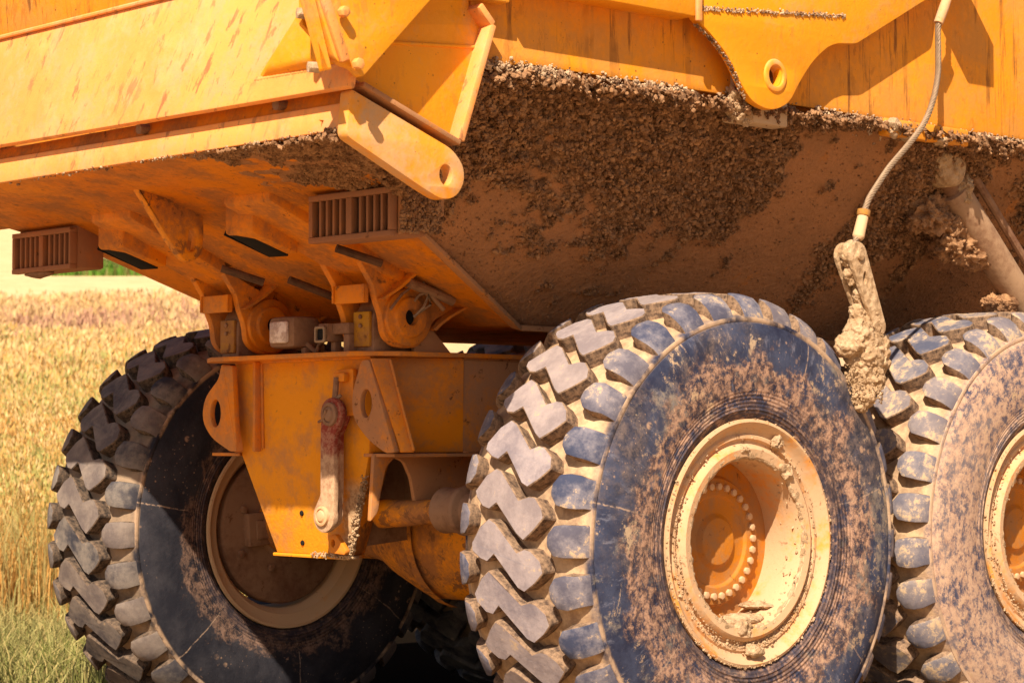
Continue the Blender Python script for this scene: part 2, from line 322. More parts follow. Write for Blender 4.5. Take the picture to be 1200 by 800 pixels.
def lump_me(parts, sub=3, amp=.012, fr=22, seed=0):
    """a clod: overlapping ellipsoids (centre, radii) with a noisy skin"""
    bm = bmesh.new()
    for c, r in parts:
        g = bmesh.ops.create_icosphere(bm, subdivisions=sub, radius=1)
        for v in g['verts']:
            p = Vector((v.co.x*r[0], v.co.y*r[1], v.co.z*r[2]))+Vector(c)
            q = p*fr+Vector((seed, 0, 0)); d = noise.fractal(q, .7, 2.1, 4)*amp + (noise.noise(p*fr*.35+Vector((seed, 3, 0))))*amp*1.5
            v.co = p+v.co.normalized()*d
    me = bpy.data.meshes.new('tmp'); bm.to_mesh(me); bm.free(); smooth(me, 60); return me

# ================================================================== GROUND AND FIELD
def gz(D, r):
    h = 0. if D < 13.5 else .13*(D-13.5)*(1 if D > 16 else (D-13.5)/2.5)
    return h
def world(D, r, z=None):
    p = CAM + D0*D + Rv*r; return (p.x, p.y, gz(D, r) if z is None else z)
k = N('dirt_and_stubble'); geo = k.n('ShaderNodeNewGeometry').outputs['Position']
n1 = k.noise(.35, 8, .7); n2 = k.noise(9, 9, .75); n3 = k.noise(1.6, 9, .8)
dist = k.n('ShaderNodeVectorMath', operation='DOT_PRODUCT'); k.put(dist.inputs[0], geo); dist.inputs[1].default_value = tuple(D0)
dd = k.math('SUBTRACT', dist.outputs['Value'], CAM.dot(D0))
dirt = k.mix(k.ramp(n2, .35, .65), (.36, .235, .13), (.52, .36, .21))
field = k.mix(k.ramp(n3, .35, .65), (.58, .40, .21), (.68, .49, .27)); field = k.mix(k.ramp(n1, .5, .7, 0, .5), field, (.58, .38, .21))
pink = k.mix(k.ramp(n2, .3, .7), (.50, .29, .18), (.66, .43, .27))
dn = k.math('ADD', dd, k.math('MULTIPLY', k.math('SUBTRACT', n1, .5), 6.))
field = k.mix(k.ramp(dn, 29, 33), pink, field)
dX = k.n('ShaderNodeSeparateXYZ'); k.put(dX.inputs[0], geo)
under_shade = k.math('MULTIPLY', k.ramp(k.math('ADD', dX.outputs[1], k.math('MULTIPLY', n1, 1.)), -1.0, .2), k.ramp(k.math('ADD', dX.outputs[0], n1), 2.6, 1.8))
dirt = k.mix(under_shade, dirt, (.010, .007, .005))  # shade under the truck painted into the dirt as a near-black patch
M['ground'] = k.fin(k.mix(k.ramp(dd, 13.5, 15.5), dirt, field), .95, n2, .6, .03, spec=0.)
nx, nd = 60, 120
Ds = np.concatenate([np.linspace(-60, 12, 24), np.linspace(13, 40, 60), np.geomspace(42, 420, 36)]); Rs = np.linspace(-220, 220, nx)
vs = [world(D, r) for D in Ds for r in Rs]; fs = [(i*nx+j, i*nx+j+1, (i+1)*nx+j+1, (i+1)*nx+j) for i in range(len(Ds)-1) for j in range(nx-1)]
me = bpy.data.meshes.new('ground'); me.from_pydata(vs, [], fs); smooth(me, 60)
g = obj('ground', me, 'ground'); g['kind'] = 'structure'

def blades(name, cols, N_, drange, hr, wd, lean, ear, rspan, label, cat, seed, dens_pow=1.0):
    r_ = np.random.default_rng(seed)
    u = r_.random(N_); D = drange[0]+(drange[1]-drange[0])*u**dens_pow; R = r_.uniform(rspan[0], rspan[1], N_)*D
    base = np.array(CAM)[None, :]+D[:, None]*np.array(D0)[None, :]+R[:, None]*np.array(Rv)[None, :]
    base[:, 2] = [gz(d, 0) for d in D]; base[:, 2] -= .02
    # patchy height
    pt = np.array([noise.noise(Vector((b[0]*.9, b[1]*.9, 0))) for b in base])
    H = r_.uniform(hr[0], hr[1], N_)*(1+.22*pt); az = r_.uniform(0, 2*PI, N_)
    L = r_.normal(0, lean, (N_, 2))
    tip = base+np.c_[L*H[:, None], H]; mid = base+np.c_[L*H[:, None]*.3, H*.6]
    wv = np.c_[np.cos(az), np.sin(az), np.zeros(N_)]*wd
    V = [base-wv, base+wv, mid-wv*.8, mid+wv*.8, tip]; F = [(0, 1, 3, 2), (2, 3, 4)]
    if ear:
        K = 7
        for kk in range(K):
            c0 = tip+np.c_[r_.normal(0, .035, (N_, 2)), r_.uniform(-ear*2.2, ear*.4, N_)]
            a2 = r_.uniform(0, 2*PI, N_); sz = r_.uniform(.7, 1.3, N_)*wd*1.7; wp = np.c_[np.cos(a2)*sz, np.sin(a2)*sz, np.zeros(N_)]; hp = np.c_[r_.normal(0, .5, (N_, 2))*sz[:, None], -sz*2.6]
            n0 = len(V); V += [c0-wp, c0+hp, c0+wp, c0-hp]; F += [(n0, n0+1, n0+2, n0+3)]
        lf = mid+np.c_[np.cos(az)*.14, np.sin(az)*.14, r_.uniform(-.12, .08, N_)]; V += [lf, mid+np.array([0, 0, .03])]; F += [(2, len(V)-2, len(V)-1)]
    nv = len(V); A = np.stack(V, 1).reshape(-1, 3)
    me = bpy.data.meshes.new(name); F3 = []
    faces = []
    off = (np.arange(N_)*nv)
    me_loops = []; starts = []; tot = 0
    lens = [len(f) for f in F]; pat = np.concatenate([np.array(f) for f in F]); loops = (off[:, None]+pat[None, :]).ravel()
    ls = np.tile(np.array(lens), N_); st = np.concatenate([[0], np.cumsum(ls)[:-1]])
    me.vertices.add(len(A)); me.vertices.foreach_set('co', A.ravel()); me.loops.add(len(loops)); me.loops.foreach_set('vertex_index', loops.astype(np.int32))
    me.polygons.add(len(ls)); me.polygons.foreach_set('loop_start', st.astype(np.int32)); me.polygons.foreach_set('loop_total', ls.astype(np.int32))
    for c in cols: me.materials.append(c)
    pn = np.array([noise.noise(Vector((b[0]*.55, b[1]*.55, 5))) for b in base])
    q = r_.random(N_)+.55*pn; ci = np.clip((q*len(cols)).astype(int), 0, len(cols)-1)
    me.polygons.foreach_set('material_index', np.repeat(ci, len(F)).astype(np.int32)); me.update(calc_edges=True); me.validate()
    o = obj(name, me, None); o['label'] = label; o['category'] = cat; o['kind'] = 'stuff'; return o
def leafm(name, c):
    k = N(name); m = k.fin(c, .8, spec=.2)
    tr = k.n('ShaderNodeBsdfTranslucent'); tr.inputs[0].default_value = (*c, 1); ms = k.n('ShaderNodeMixShader'); ms.inputs[0].default_value = .35
    out = k.t.nodes['Material Output']; k.t.links.new(k.b.outputs[0], ms.inputs[1]); k.t.links.new(tr.outputs[0], ms.inputs[2]); k.t.links.new(ms.outputs[0], out.inputs[0]); return m
G = [leafm('straw_gold', (.68, .43, .14)), leafm('straw_pale', (.76, .54, .25)), leafm('straw_brown', (.62, .34, .10)), leafm('straw_green', (.34, .33, .08)), leafm('straw_green_pale', (.46, .42, .14))]
P_ = [leafm('seed_pink', (.55, .31, .20)), leafm('seed_tan', (.68, .44, .24)), leafm('seed_gold', (.72, .50, .24))]
GR = [leafm('grass_green', (.22, .22, .06)), leafm('grass_light', (.42, .38, .14)), leafm('grass_dry', (.55, .43, .17))]
SP = (-.36, -.05)
blades('oats', [G[4], G[0], G[1], G[0], G[1], G[2]], 26000, (14.6, 20), (.60, .88), .0045, .10, .09, SP, 'ripe golden oats growing at the edge of the field beyond the truck', 'crop', 1)
blades('far_oats', [G[4], G[0], G[1], G[1]], 15000, (20, 26), (.60, .85), .007, .10, .09, SP, 'hazy golden oats further up the slope, behind the sharp front rows', 'crop', 2)
blades('seed_grass', P_, 12000, (24.5, 30), (.6, .8), .009, .10, .09, SP, 'pinkish band of seed heads across the middle of the field', 'grass', 3)
blades('pale_oats', [P_[2], G[1], P_[1], G[1]], 9000, (29, 34), (.5, .7), .010, .10, .09, SP, 'pale straw coloured oats high on the slope behind the pink band', 'crop', 6)
blades('tall_grass', [GR[1], GR[2], G[2], G[2], GR[2], G[2]], 9000, (13.7, 15.0), (.25, .85), .004, .22, 0, (-.36, -.1), 'tall brown and green stalks where the verge meets the oats', 'grass', 7)
blades('grass', [GR[0], GR[1], GR[2], GR[1], GR[2]], 17000, (10.3, 15.2), (.06, .26), .0035, .6, 0, (-.36, -.1), 'short green verge grass with dry blades beside the dark rear tyre', 'grass', 4)
blades('green_strip', [GR[0], leafm('strip_green', (.13, .26, .03))], 6000, (49.5, 52), (.12, .30), .05, .2, 0, (-.2, -.145), 'bright green strip of grass far up the pale slope', 'grass', 5)

# ================================================================== TRUCK
T = empty('dump_truck'); T['label'] = 'muddy yellow articulated dump truck seen close from behind with its big rear tyres'; T['category'] = 'dump truck'

# ---------------- dump body: hopper shell
body = empty('dump_body', parent=T)
WB = 2.235
top_l = [(1.33, -1.62, 1.99), (1.345, -1.40, 2.0), (1.36, -1.12, 2.19), (1.40, -.9, WB), (1.40, 1.7, WB), (1.40, 4.2, WB)]
bot_l = [(1.22, -1.40, 1.955), (1.08, -1.14, 1.87), (.905, -.92, 1.787), (.67, -.27, 1.51), (.62, 1.7, 1.51), (.60, 4.2, 1.51)]
def lerp3(L_, y, par):
    for i in range(len(par)-1):
        if y <= par[i+1] or i == len(par)-2:
            t = (y-par[i])/(par[i+1]-par[i]); return Vector(L_[i]).lerp(Vector(L_[i+1]), t)
par = [0, .10, .24, .42, 1.0, 2.0]
def chamfer(u, v): return lerp3(top_l, u, par).lerp(lerp3(bot_l, u, par), v)
def crust_amount(p, v):
    n = noise.fractal(Vector((p.y*2.6, p.z*3.4, p.x)), .6, 2, 4); y = p.y
    edge = .62 - .10*max(0, y-.1) if y < .75 else .40
    if y > .35: edge = .30+.12*math.sin(y*5)+(.38 if 1.0 < y < 1.55 else 0)
    if y < -.85: edge = 1.1
    a = (edge-v)*2.8+n*(.9 if p.y < .5 else 1.3)+noise.noise(p*22)*.8+.12
    # diagonal band of splashed mud
    b = .75-abs((y-.45)-(v-.2)*-.55)*4.5+n*1.3 if v < .85 else -1
    if y > .9: b = .35-abs(y-1.2-(.45-v)*.2)*3+n*1.2
    return max(0., min(1., max(a, b)))
nu, nv = 900, 150
vs = []; cr = []; 
for i in range(nu+1):
    s = i/nu; u = .0+1.35*s
    for j in range(nv+1):
        v = -.01+1.01*j/nv; p = chamfer(u, max(0, v)); 
        if v < 0: p.z += .01
        nrm = Vector((.72, -.1, -.66)) if p.y > -.6 else Vector((.5, -.3, -.8))
        c = crust_amount(p, v)
        lip = max(0, 1-v/.07) if p.y > -1.1 else 0
        f = noise.fractal(p*26, .75, 2.2, 4); f2 = noise.noise(p*70)
        f3 = noise.cell(p*85) if c > .2 else 0
        d = .0035+ .002*f + c*(.018+.020*f+.012*f2+.010*f3)+ lip*(.010+.018*max(0, noise.fractal(p*18+Vector((9, 0, 0)), .7, 2, 3)+.25))
        if v >= .999: d = 0
        p = p+nrm.normalized()*max(.001, d)
        if lip > 0: p.z -= .25*d; p.x += .35*d
        vs.append(p); cr.append(max(c, lip*.9))
W1 = nv+1
fs = [(i*W1+j, (i+1)*W1+j, (i+1)*W1+j+1, i*W1+j+1) for i in range(nu) for j in range(nv)]
me = bpy.data.meshes.new('mud_crust'); me.from_pydata([tuple(v) for v in vs], [], fs); a = me.attributes.new('crust', 'FLOAT', 'POINT'); a.data.foreach_set('value', cr); smooth(me, 70)
obj('mud_crust', me, 'crust', body, label='brown mud caked over the sloping hopper side', stuff=True)
# the steel behind the crust, floor and chute
bm = bmesh.new()
for sx in (1, -1):
    tl = [(sx*x, y, z) for x, y, z in top_l]; bl = [(sx*x, y, z) for x, y, z in bot_l]
    tv = [bm.verts.new((p[0]-sx*.02, p[1], p[2]+.02)) for p in tl]; bv = [bm.verts.new((p[0]-sx*.012, p[1], p[2]+(.012 if i_ in (0, 1, 2) else .002))) for i_, p in enumerate(bl)]
    for i in range(5): bm.faces.new((tv[i], tv[i+1], bv[i+1], bv[i]))
    if sx == 1: bR = bv
    else: bL = bv
for i in range(5): bm.faces.new((bR[i], bR[i+1], bL[i+1], bL[i]))
obj('hopper_floor', bm_me(bm), 'paint_under', body)
# rim strip on the fold: a thin bent flange
for a_, b_ in ((bot_l[2], bot_l[3]), (bot_l[3], bot_l[4]), (bot_l[4], bot_l[5])):
    A = Vector(a_); B = Vector(b_); o1 = Vector((.030, -.004, -.006)); o2 = Vector((0, 0, -.018))
    bm = bmesh.new(); hexa(bm, [A-o1, A+o1, A+o1+o2, A-o1+o2, B-o1, B+o1, B+o1+o2, B-o1+o2]); obj('fold_flange', bm_me(bm, .003), 'paint_dusty', body)
# side walls
wp = rnd([(-1.13, 2.26, 0), (-1.13, 3.4, 0), (4.2, 3.4, 0), (4.2, WB, 0), (-.9, WB, 0), (-1.10, 2.21, 0)], 0)
plate('side_panel', wp, [], .02, 'X', 1.39, 'paint_wall', body); plate('side_panel', wp, [], .02, 'X', -1.39, 'paint_wall', body)
# dried mud along lower rim of wall
r2 = random.Random(5); cc, ss = [], []
for i in range(9000):
    y = r2.uniform(-1.10, 2.2)
    if r2.random() > .55+.9*noise.noise(Vector((y*4, 0, 0))): continue
    q_ = r2.choice([.0025, .003, .004, .004, .005, .007])*r2.uniform(.6, 1.3); z = WB+r2.gauss(-.026, .015)
    if z > WB+.012: z = WB-.02
    cc.append((1.400+r2.uniform(-.004, .006)+.010*min(1, max(0, (WB+.01-z)/.02))-max(0, WB-z-.03)*.9, y, z)); ss.append(q_)
obj('mud_lump', crumbs_me(cc, ss, 1), 'mud_edge', body, stuff=True, label='pale crumbs of dried mud on the lower wall edge')
# loose clods clinging to the crust
vsn = np.array([tuple(v) for v in vs]); crn = np.array(cr); pick = rng.choice(len(vsn), 75000); pick = pick[(crn[pick] > rng.uniform(.02, .85, len(pick)))]
stray = rng.choice(len(vsn), 5000); stray = stray[crn[stray] < .2]
idx = np.concatenate([pick[:32000], stray]); szs = np.concatenate([rng.choice([.003, .004, .005, .007, .009], min(32000, len(pick)))*rng.uniform(.6, 1.2, min(32000, len(pick))), rng.uniform(.0015, .0035, len(stray))])
obj('mud_clod', crumbs_me(vsn[idx]+np.array([.004, 0, -.004])*.6, szs, 2), 'clod', body, stuff=True)
# upper stringer and pin ear
boxo('stringer', 1.40, 1.50, -.27, -1.065, 2.445, 2.60, 'paint_plate', body)
boxo('stringer', 1.40, 1.46, -1.16, -1.03, 2.395, 2.43, 'paint_plate', body)
ear = [(-.285, 2.60, 0), (-.285, 2.47, .01), (-.262, 2.44, .01), (-.20, 2.405, .03), (-.105, 2.335, .06), (-.045, 2.25, .04), (.0, 2.205, .06), (.09, 2.182, .06), (.185, 2.215, .05), (.235, 2.29, .05), (.31, 2.375, .05), (.39, 2.43, .03), (.44, 2.445, .005), (.535, 2.455, .02), (.94, 2.665, .02), (1.0, 2.9, 0), (-.285, 2.9, 0)]
plate('pin_ear', rnd(ear), [circ(.113, 2.303, .028, .036)], .03, 'X', 1.478, 'paint_plate', body)
bm = bmesh.new(); lathe(bm, [(1.485, .058), (1.499, .054), (1.501, .036), (1.46, .030)], 32, .113, 2.30); obj('pin_boss', bm_me(bm, .004), 'paint_arm', body)
bm = bmesh.new(); lathe(bm, [(1.44, .0), (1.44, .034)], 24, .113, 2.30); obj('pin_hole', bm_me(bm), 'steel', body)
cc = []
for i_ in range(420):
    t = r2.random(); cc.append((1.4965, -.25+.72*t, 2.475+.065*t+r2.gauss(0, .004)))
for i_ in range(260):
    t = r2.random(); A_ = Vector((-.255, 2.43)).lerp(Vector((-.02, 2.215)), t); cc.append((1.47+r2.uniform(0, .02), A_.x+.02*math.sin(t*PI)-.002, A_.y+.022*math.sin(t*PI)-.004))
obj('mud_lump', crumbs_me(cc, [r2.uniform(.0015, .0045) for _ in cc], 9), 'mud_edge', body, stuff=True)
boxo('ear_stop', 1.50, 1.515, -.278, -.255, 2.43, 2.56, 'paint_lit', body, .005)
# muddy lug behind the ear
boxo('pin_lug', 1.36, 1.432, .0, .25, 2.150, 2.31, 'tan_dust', body, .008, label='grey mud covered lug under the side wall')
obj('mud_clump', lump_me([((1.42, -.010, 2.21), (.025, .022, .055)), ((1.42, .03, 2.165), (.025, .035, .022)), ((1.425, -.002, 2.25), (.016, .016, .03)), ((1.43, .02, 2.19), (.012, .03, .03))], 5, .014, 55, 3), 'mud', body)
# block on the wall's lower edge, near the hoist
boxo('wall_block', 1.385, 1.425, .78, 1.26, 2.175, 2.236, 'paint_wall', body, .008)
obj('mud_clump', lump_me([((1.42, .82, 2.2), (.02, .05, .035)), ((1.41, .93, 2.185), (.02, .06, .02)), ((1.41, 1.13, 2.185), (.02, .07, .015))], 3, .012, 40, 8), 'mud', body)
boxo('cable_anchor', 1.40, 1.60, 1.0, 1.16, 2.74, 2.9, 'paint_plate', body)
# ---------------- rear corner plates
flag = [(-1.55, 2.10), (-1.225, 1.975), (-1.20, 1.985), (-1.083, 2.33), (-1.14, 2.375), (-1.16, 2.9), (-1.75, 2.9), (-1.75, 2.25)]
plate('corner_plate', rnd(flag, .008), [], .018, 'X', 1.395, 'paint_plate', body)
def strip(name, p, q, x0, x1, th, mat, par_, **kw):
    p = Vector((0, *p)); q = Vector((0, *q)); t = (q-p).normalized(); n = Vector((0, -t.z, t.y))*th/2
    c = [p-n, q-n, q+n, p+n]; bm = bmesh.new(); hexa(bm, [(x0, v.y, v.z) for v in c]+[(x1, v.y, v.z) for v in c]); return obj(name, bm_me(bm, .004), mat, par_, **kw)
strip('corner_flange', (-1.088, 2.325), (-1.212, 1.975), 1.395, 1.455, .022, 'paint_lit', body)
strip('corner_flange', (-1.14, 2.375), (-1.088, 2.325), 1.395, 1.455, .022, 'paint_lit', body)
strip('corner_flange', (-1.575, 2.10), (-1.215, 1.968), 1.395, 1.455, .016, 'paint_dusty', body)
strip('weld_seam', (-1.50, 2.232), (-1.11, 2.262), 1.401, 1.410, .010, 'paint_plate', body)
arm = [(-1.625, 1.952, .02), (-1.612, 2.085, .03), (-1.585, 2.075, .02), (-1.235, 1.948, .03), (-1.195, 1.905, .04), (-1.19, 1.86, .045), (-1.22, 1.812, .04), (-1.275, 1.80, .05), (-1.34, 1.825, .05)]
plate('rope_arm', rnd(arm), [circ(-1.262, 1.873, .024, .030)], .045, 'X', 1.42, 'paint_arm', body, label='dusty arm plate with a round hole at its end')
# ---------------- tail beam
bm = bmesh.new(); hexa(bm, [(-1.40, -1.60, 1.985), (1.40, -1.60, 1.98), (1.28, -1.15, 1.90), (-1.28, -1.15, 1.90), (-1.40, -1.575, 2.10), (1.40, -1.575, 2.10), (1.28, -1.15, 2.07), (-1.28, -1.15, 2.07)])
obj('tail_beam', bm_me(bm, .006), 'paint_under', body)
slabo('tail_lip', [(-1.40, -1.603, 1.982), (1.398, -1.603, 1.977), (1.398, -1.600, 2.052), (-1.40, -1.600, 2.066)], .02, 'paint_lit', body, .005)
cc, ss = [], []
for i in range(900):
    x = 1.38-abs(r2.gauss(0, .8))
    if x < -1.3 or r2.random() > .5+noise.noise(Vector((x*5, 1, 0))): continue
    cc.append((x, -1.604+r2.uniform(-.001, .03), 1.981+r2.gauss(-.003, .003))); ss.append(r2.choice([.0025, .003, .005])*r2.uniform(.6, 1.3))
obj('mud_lump', crumbs_me(cc, ss, 3), 'mud_edge', body, stuff=True)
# crusted mud beneath the beam's right corner
mu, mv = 200, 110; vs = []; cr = []
for i in range(mu+1):
    for j in range(mv+1):
        x = .55+.84*i/mu; t = j/mv; y = -1.60+.45*t; z = 1.98-.08*t
        xx = min(x, 1.395-.11*t)
        e = min(1, (x-.60)*2.2+t*.15-.35+noise.fractal(Vector((x*5, y*6, 2)), .6, 2, 4)*.8); e = max(0, e)
        f = noise.fractal(Vector((xx, y, z))*28, .75, 2.2, 4)
        vs.append((xx, y, z-.001-e*(.014+.014*f)+(.006 if e <= 0 else 0))); cr.append(e)
W1 = mv+1; fs = [(i*W1+j, i*W1+j+1, (i+1)*W1+j+1, (i+1)*W1+j) for i in range(mu) for j in range(mv)]
me = bpy.data.meshes.new('mud_crust'); me.from_pydata(vs, [], fs); a = me.attributes.new('crust', 'FLOAT', 'POINT'); a.data.foreach_set('value', cr); smooth(me, 70)
obj('mud_crust', me, 'crust', body, stuff=True)
vsn = np.array(vs); crn = np.array(cr); pick = rng.choice(len(vsn), 9000); pick = pick[crn[pick] > rng.uniform(.2, .8, 9000)]
obj('mud_clod', crumbs_me(vsn[pick], rng.uniform(.003, .008, len(pick)), 5), 'clod', body, stuff=True)
# ---------------- tailgate
tg = empty('tailgate', parent=T)
slabo('lower_panel', [(-1.46, -1.650, 2.103), (1.475, -1.650, 2.083), (1.475, -1.575, 2.475), (-1.46, -1.575, 2.48)], .03, 'paint_lit', tg, .008)
slabo('upper_panel', [(-1.46, -1.587, 2.483), (1.475, -1.587, 2.478), (1.475, -1.64, 2.95), (-1.46, -1.64, 2.95)], .03, 'paint_wall', tg, .006)
bm = bmesh.new(); tube(bm, [(-1.46, -1.582, 2.480), (1.475, -1.582, 2.476)], .008, 8); obj('panel_seam', bm_me(bm), 'paint_lit', tg)
# small plugs seen in the groove under the panel
for x in (.40, 1.10): tubeo('plug', [(x, -1.57, 2.080), (x, -1.612, 2.076)], .016, 'steel', tg, 10)
# three-cornered gusset by the arm
bm = bmesh.new(); q = [(1.04, -1.634, 2.155), (1.475, -1.634, 2.150), (1.475, -1.575, 2.45), (1.32, -1.588, 2.40)]
qq = [(1.10, -1.650, 2.178), (1.475, -1.672, 2.173), (1.475, -1.675, 2.42), (1.335, -1.660, 2.375)]
v1 = [bm.verts.new(p) for p in q]; v2 = [bm.verts.new(p) for p in qq]
for i in range(4): bm.faces.new((v1[i], v1[(i+1) % 4], v2[(i+1) % 4], v2[i]))
bm.faces.new(v2); obj('gusset', bm_me(bm, .01), 'paint_plate', tg)
oa = [(-1.66, 2.125, .03), (-1.635, 2.10, .02), (-1.39, 2.345, 0), (-1.15, 2.58, 0), (-1.15, 3.1, 0), (-1.95, 3.1, 0), (-1.83, 2.40, .03), (-1.725, 2.135, .03)]
plate('side_arm', rnd(oa), [], .028, 'X', 1.505, 'paint_plate', tg)
bm = bmesh.new(); A = Vector((1.42, -1.835, 2.42)); B = Vector((1.42, -1.735, 2.12))
slab(bm, [(1.455, -1.86, 2.60), (1.455, -1.83, 2.38), (1.455, -1.735, 2.115), (1.50, -1.735, 2.115), (1.50, -1.83, 2.38), (1.50, -1.86, 2.60)], -.02); obj('arm_flange', bm_me(bm, .006), 'paint_plate', tg)
strip('arm_stiffener', (-1.80, 2.37), (-1.70, 2.14), 1.52, 1.535, .03, 'paint_lit', tg)
def bolt(name, loc, rad, hgt, mat, par_, axis=(1, 0, 0)):
    bm = bmesh.new(); a = Vector(axis); p = Vector(loc); tube(bm, [p, p+a*hgt], rad, 6); return obj(name, bm_me(bm, .002), mat, par_)
for p, m_ in (((1.53, -1.715, 2.27), 'paint_lit'), ((1.53, -1.665, 2.135), 'paint_lit')): bolt('bolt', p, .016, .022, m_, tg)
for p in ((1.43, -1.75, 2.275), (1.44, -1.72, 2.13)): bolt('bolt', p, .017, .03, 'mud', tg, (-.35, -1, 0))

# ---------------- under-chute: rails, grilles, tow lug
und = empty('chute_underframe', parent=T)
def cz(y): return 1.51+.432*(-.27-y)       # chute underside height
def rail(x0, x1):
    bm = bmesh.new(); ya, yb = -1.20, -.50; d = .036
    hexa(bm, [(x0, ya, cz(ya)-d), (x1, ya, cz(ya)-d), (x1, yb, cz(yb)-d), (x0, yb, cz(yb)-d), (x0, ya, cz(ya)+.05), (x1, ya, cz(ya)+.05), (x1, yb, cz(yb)+.02), (x0, yb, cz(yb)+.02)])
    return obj('chute_rail', bm_me(bm, .012), 'paint_under', und)
rail(.27, .52); rail(-.52, -.27)
for sx in (1, -1):
    # angled box pad with a dark opening in its lower edge
    x0 = .215 if sx > 0 else -.545
    ya, yb = -1.155, -.965
    za, zb = 1.790, 1.728
    bm = bmesh.new(); hexa(bm, [(x0, ya, za), (x0+.13, ya+.02, za), (x0+.13, yb+.02, zb), (x0, yb, zb), (x0, ya, za+.12), (x0+.13, ya+.02, za+.12), (x0+.13, yb+.02, zb+.14), (x0, yb, zb+.14)])
    pad = obj('outlet_box', bm_me(bm, .012), 'paint_under', und)
    bm = bmesh.new(); hexa(bm, [(x0+.012, ya+.012, za-.004), (x0+.088, ya+.03, za-.004), (x0+.088, yb+.008, zb-.004), (x0+.012, yb-.012, zb-.004), (x0+.012, ya+.012, za+.02), (x0+.088, ya+.03, za+.02), (x0+.088, yb+.008, zb+.02), (x0+.012, yb-.012, zb+.02)])
    obj('outlet_slot', bm_me(bm, .002), 'black', und)
    bm = bmesh.new(); slab(bm, [(x0-.003, ya+.004, za-.002), (x0-.003, yb, zb-.002), (x0-.003, yb-.004, zb+.035), (x0-.003, ya+.012, za+.018)], .004); obj('outlet_slot', bm_me(bm), 'black', und)
# thin dark bars under the chute
for p, q in (((-.02, -.995, 1.700), (.05, -.87, 1.655)), ((.10, -.80, 1.665), (.16, -.62, 1.60)), ((.56, -.96, 1.735), (.62, -.82, 1.69))): tubeo('bar', [p, q], .014, 'dark_steel', und, 10)
def grille(x0, x1, name='vent_box'):
    y0, y1, z0, z1 = -1.175, -1.03, 1.728, 1.862
    e = empty('vent_box', (0, 0, 0), T)
    bm = bmesh.new(); box(bm, x0, x1, y0+.03, y1, z0+.004, z1+.03); obj('box_shell', bm_me(bm, .01), 'grille', e)
    bm = bmesh.new(); box(bm, x0, x1, y0, y0+.03, z0, z0+.018); box(bm, x0, x1, y0, y0+.03, z1-.004, z1+.014)
    xm = (x0+x1)/2
    for a_, b_ in ((x0, x0+.018), (xm-.014, xm+.014), (x1-.012, x1)): box(bm, a_, b_, y0+.001, y0+.03, z0+.0185, z1-.0045)
    obj('frame', bm_me(bm, .002), 'grille', e)
    bm = bmesh.new(); box(bm, x0+.018, x1-.012, y0+.026, y0+.034, z0+.018, z1-.004); obj('backing', bm_me(bm), 'black', e)
    for a_, b_ in ((x0+.018, xm-.014), (xm+.014, x1-.012)):
        for i in range(1, 5):
            x = a_+(b_-a_)*i/5; boxo('slat', x-.0055, x+.0055, y0+.006, y0+.026, z0+.018, z1-.004, 'grille', e, .002)
    return e
gR = grille(.69, 1.087); gL = grille(-1.087, -.69)
# solid muddy end of the right box
cc = [(1.100+r2.uniform(0, .008), r2.uniform(-1.145, -.985), r2.uniform(1.74, 1.90)) for i in range(500)]
obj('mud_clod', crumbs_me(cc, [r2.uniform(.003, .008) for _ in cc], 6), 'clod', gR, stuff=True)
obj('mud_clump', lump_me([((-.95, -1.14, 1.725), (.09, .03, .014))], 3, .006, 40, 12), 'steel', gL)
bm = bmesh.new(); hexa(bm, [(1.087, -1.145, 1.732), (1.10, -1.145, 1.732), (1.10, -.97, 1.80), (1.087, -.97, 1.80), (1.087, -1.145, 1.90), (1.10, -1.145, 1.90), (1.10, -.97, 1.92), (1.087, -.97, 1.92)])
obj('end_plate', bm_me(bm, .003), 'paint_dusty', gR)
# tow lug with slot
tl = [(-1.37, 1.955, .01), (-1.10, 1.90, .01), (-1.093, 1.80, .04), (-1.105, 1.728, .035), (-1.165, 1.705, .04), (-1.22, 1.76, .05)]
plate('tow_lug', rnd(tl), [rnd([(-1.15, 1.83, .02), (-1.122, 1.81, .015), (-1.128, 1.75, .015), (-1.165, 1.745, .02)], .01)], .035, 'X', 0, 'paint_housing', und, .006)

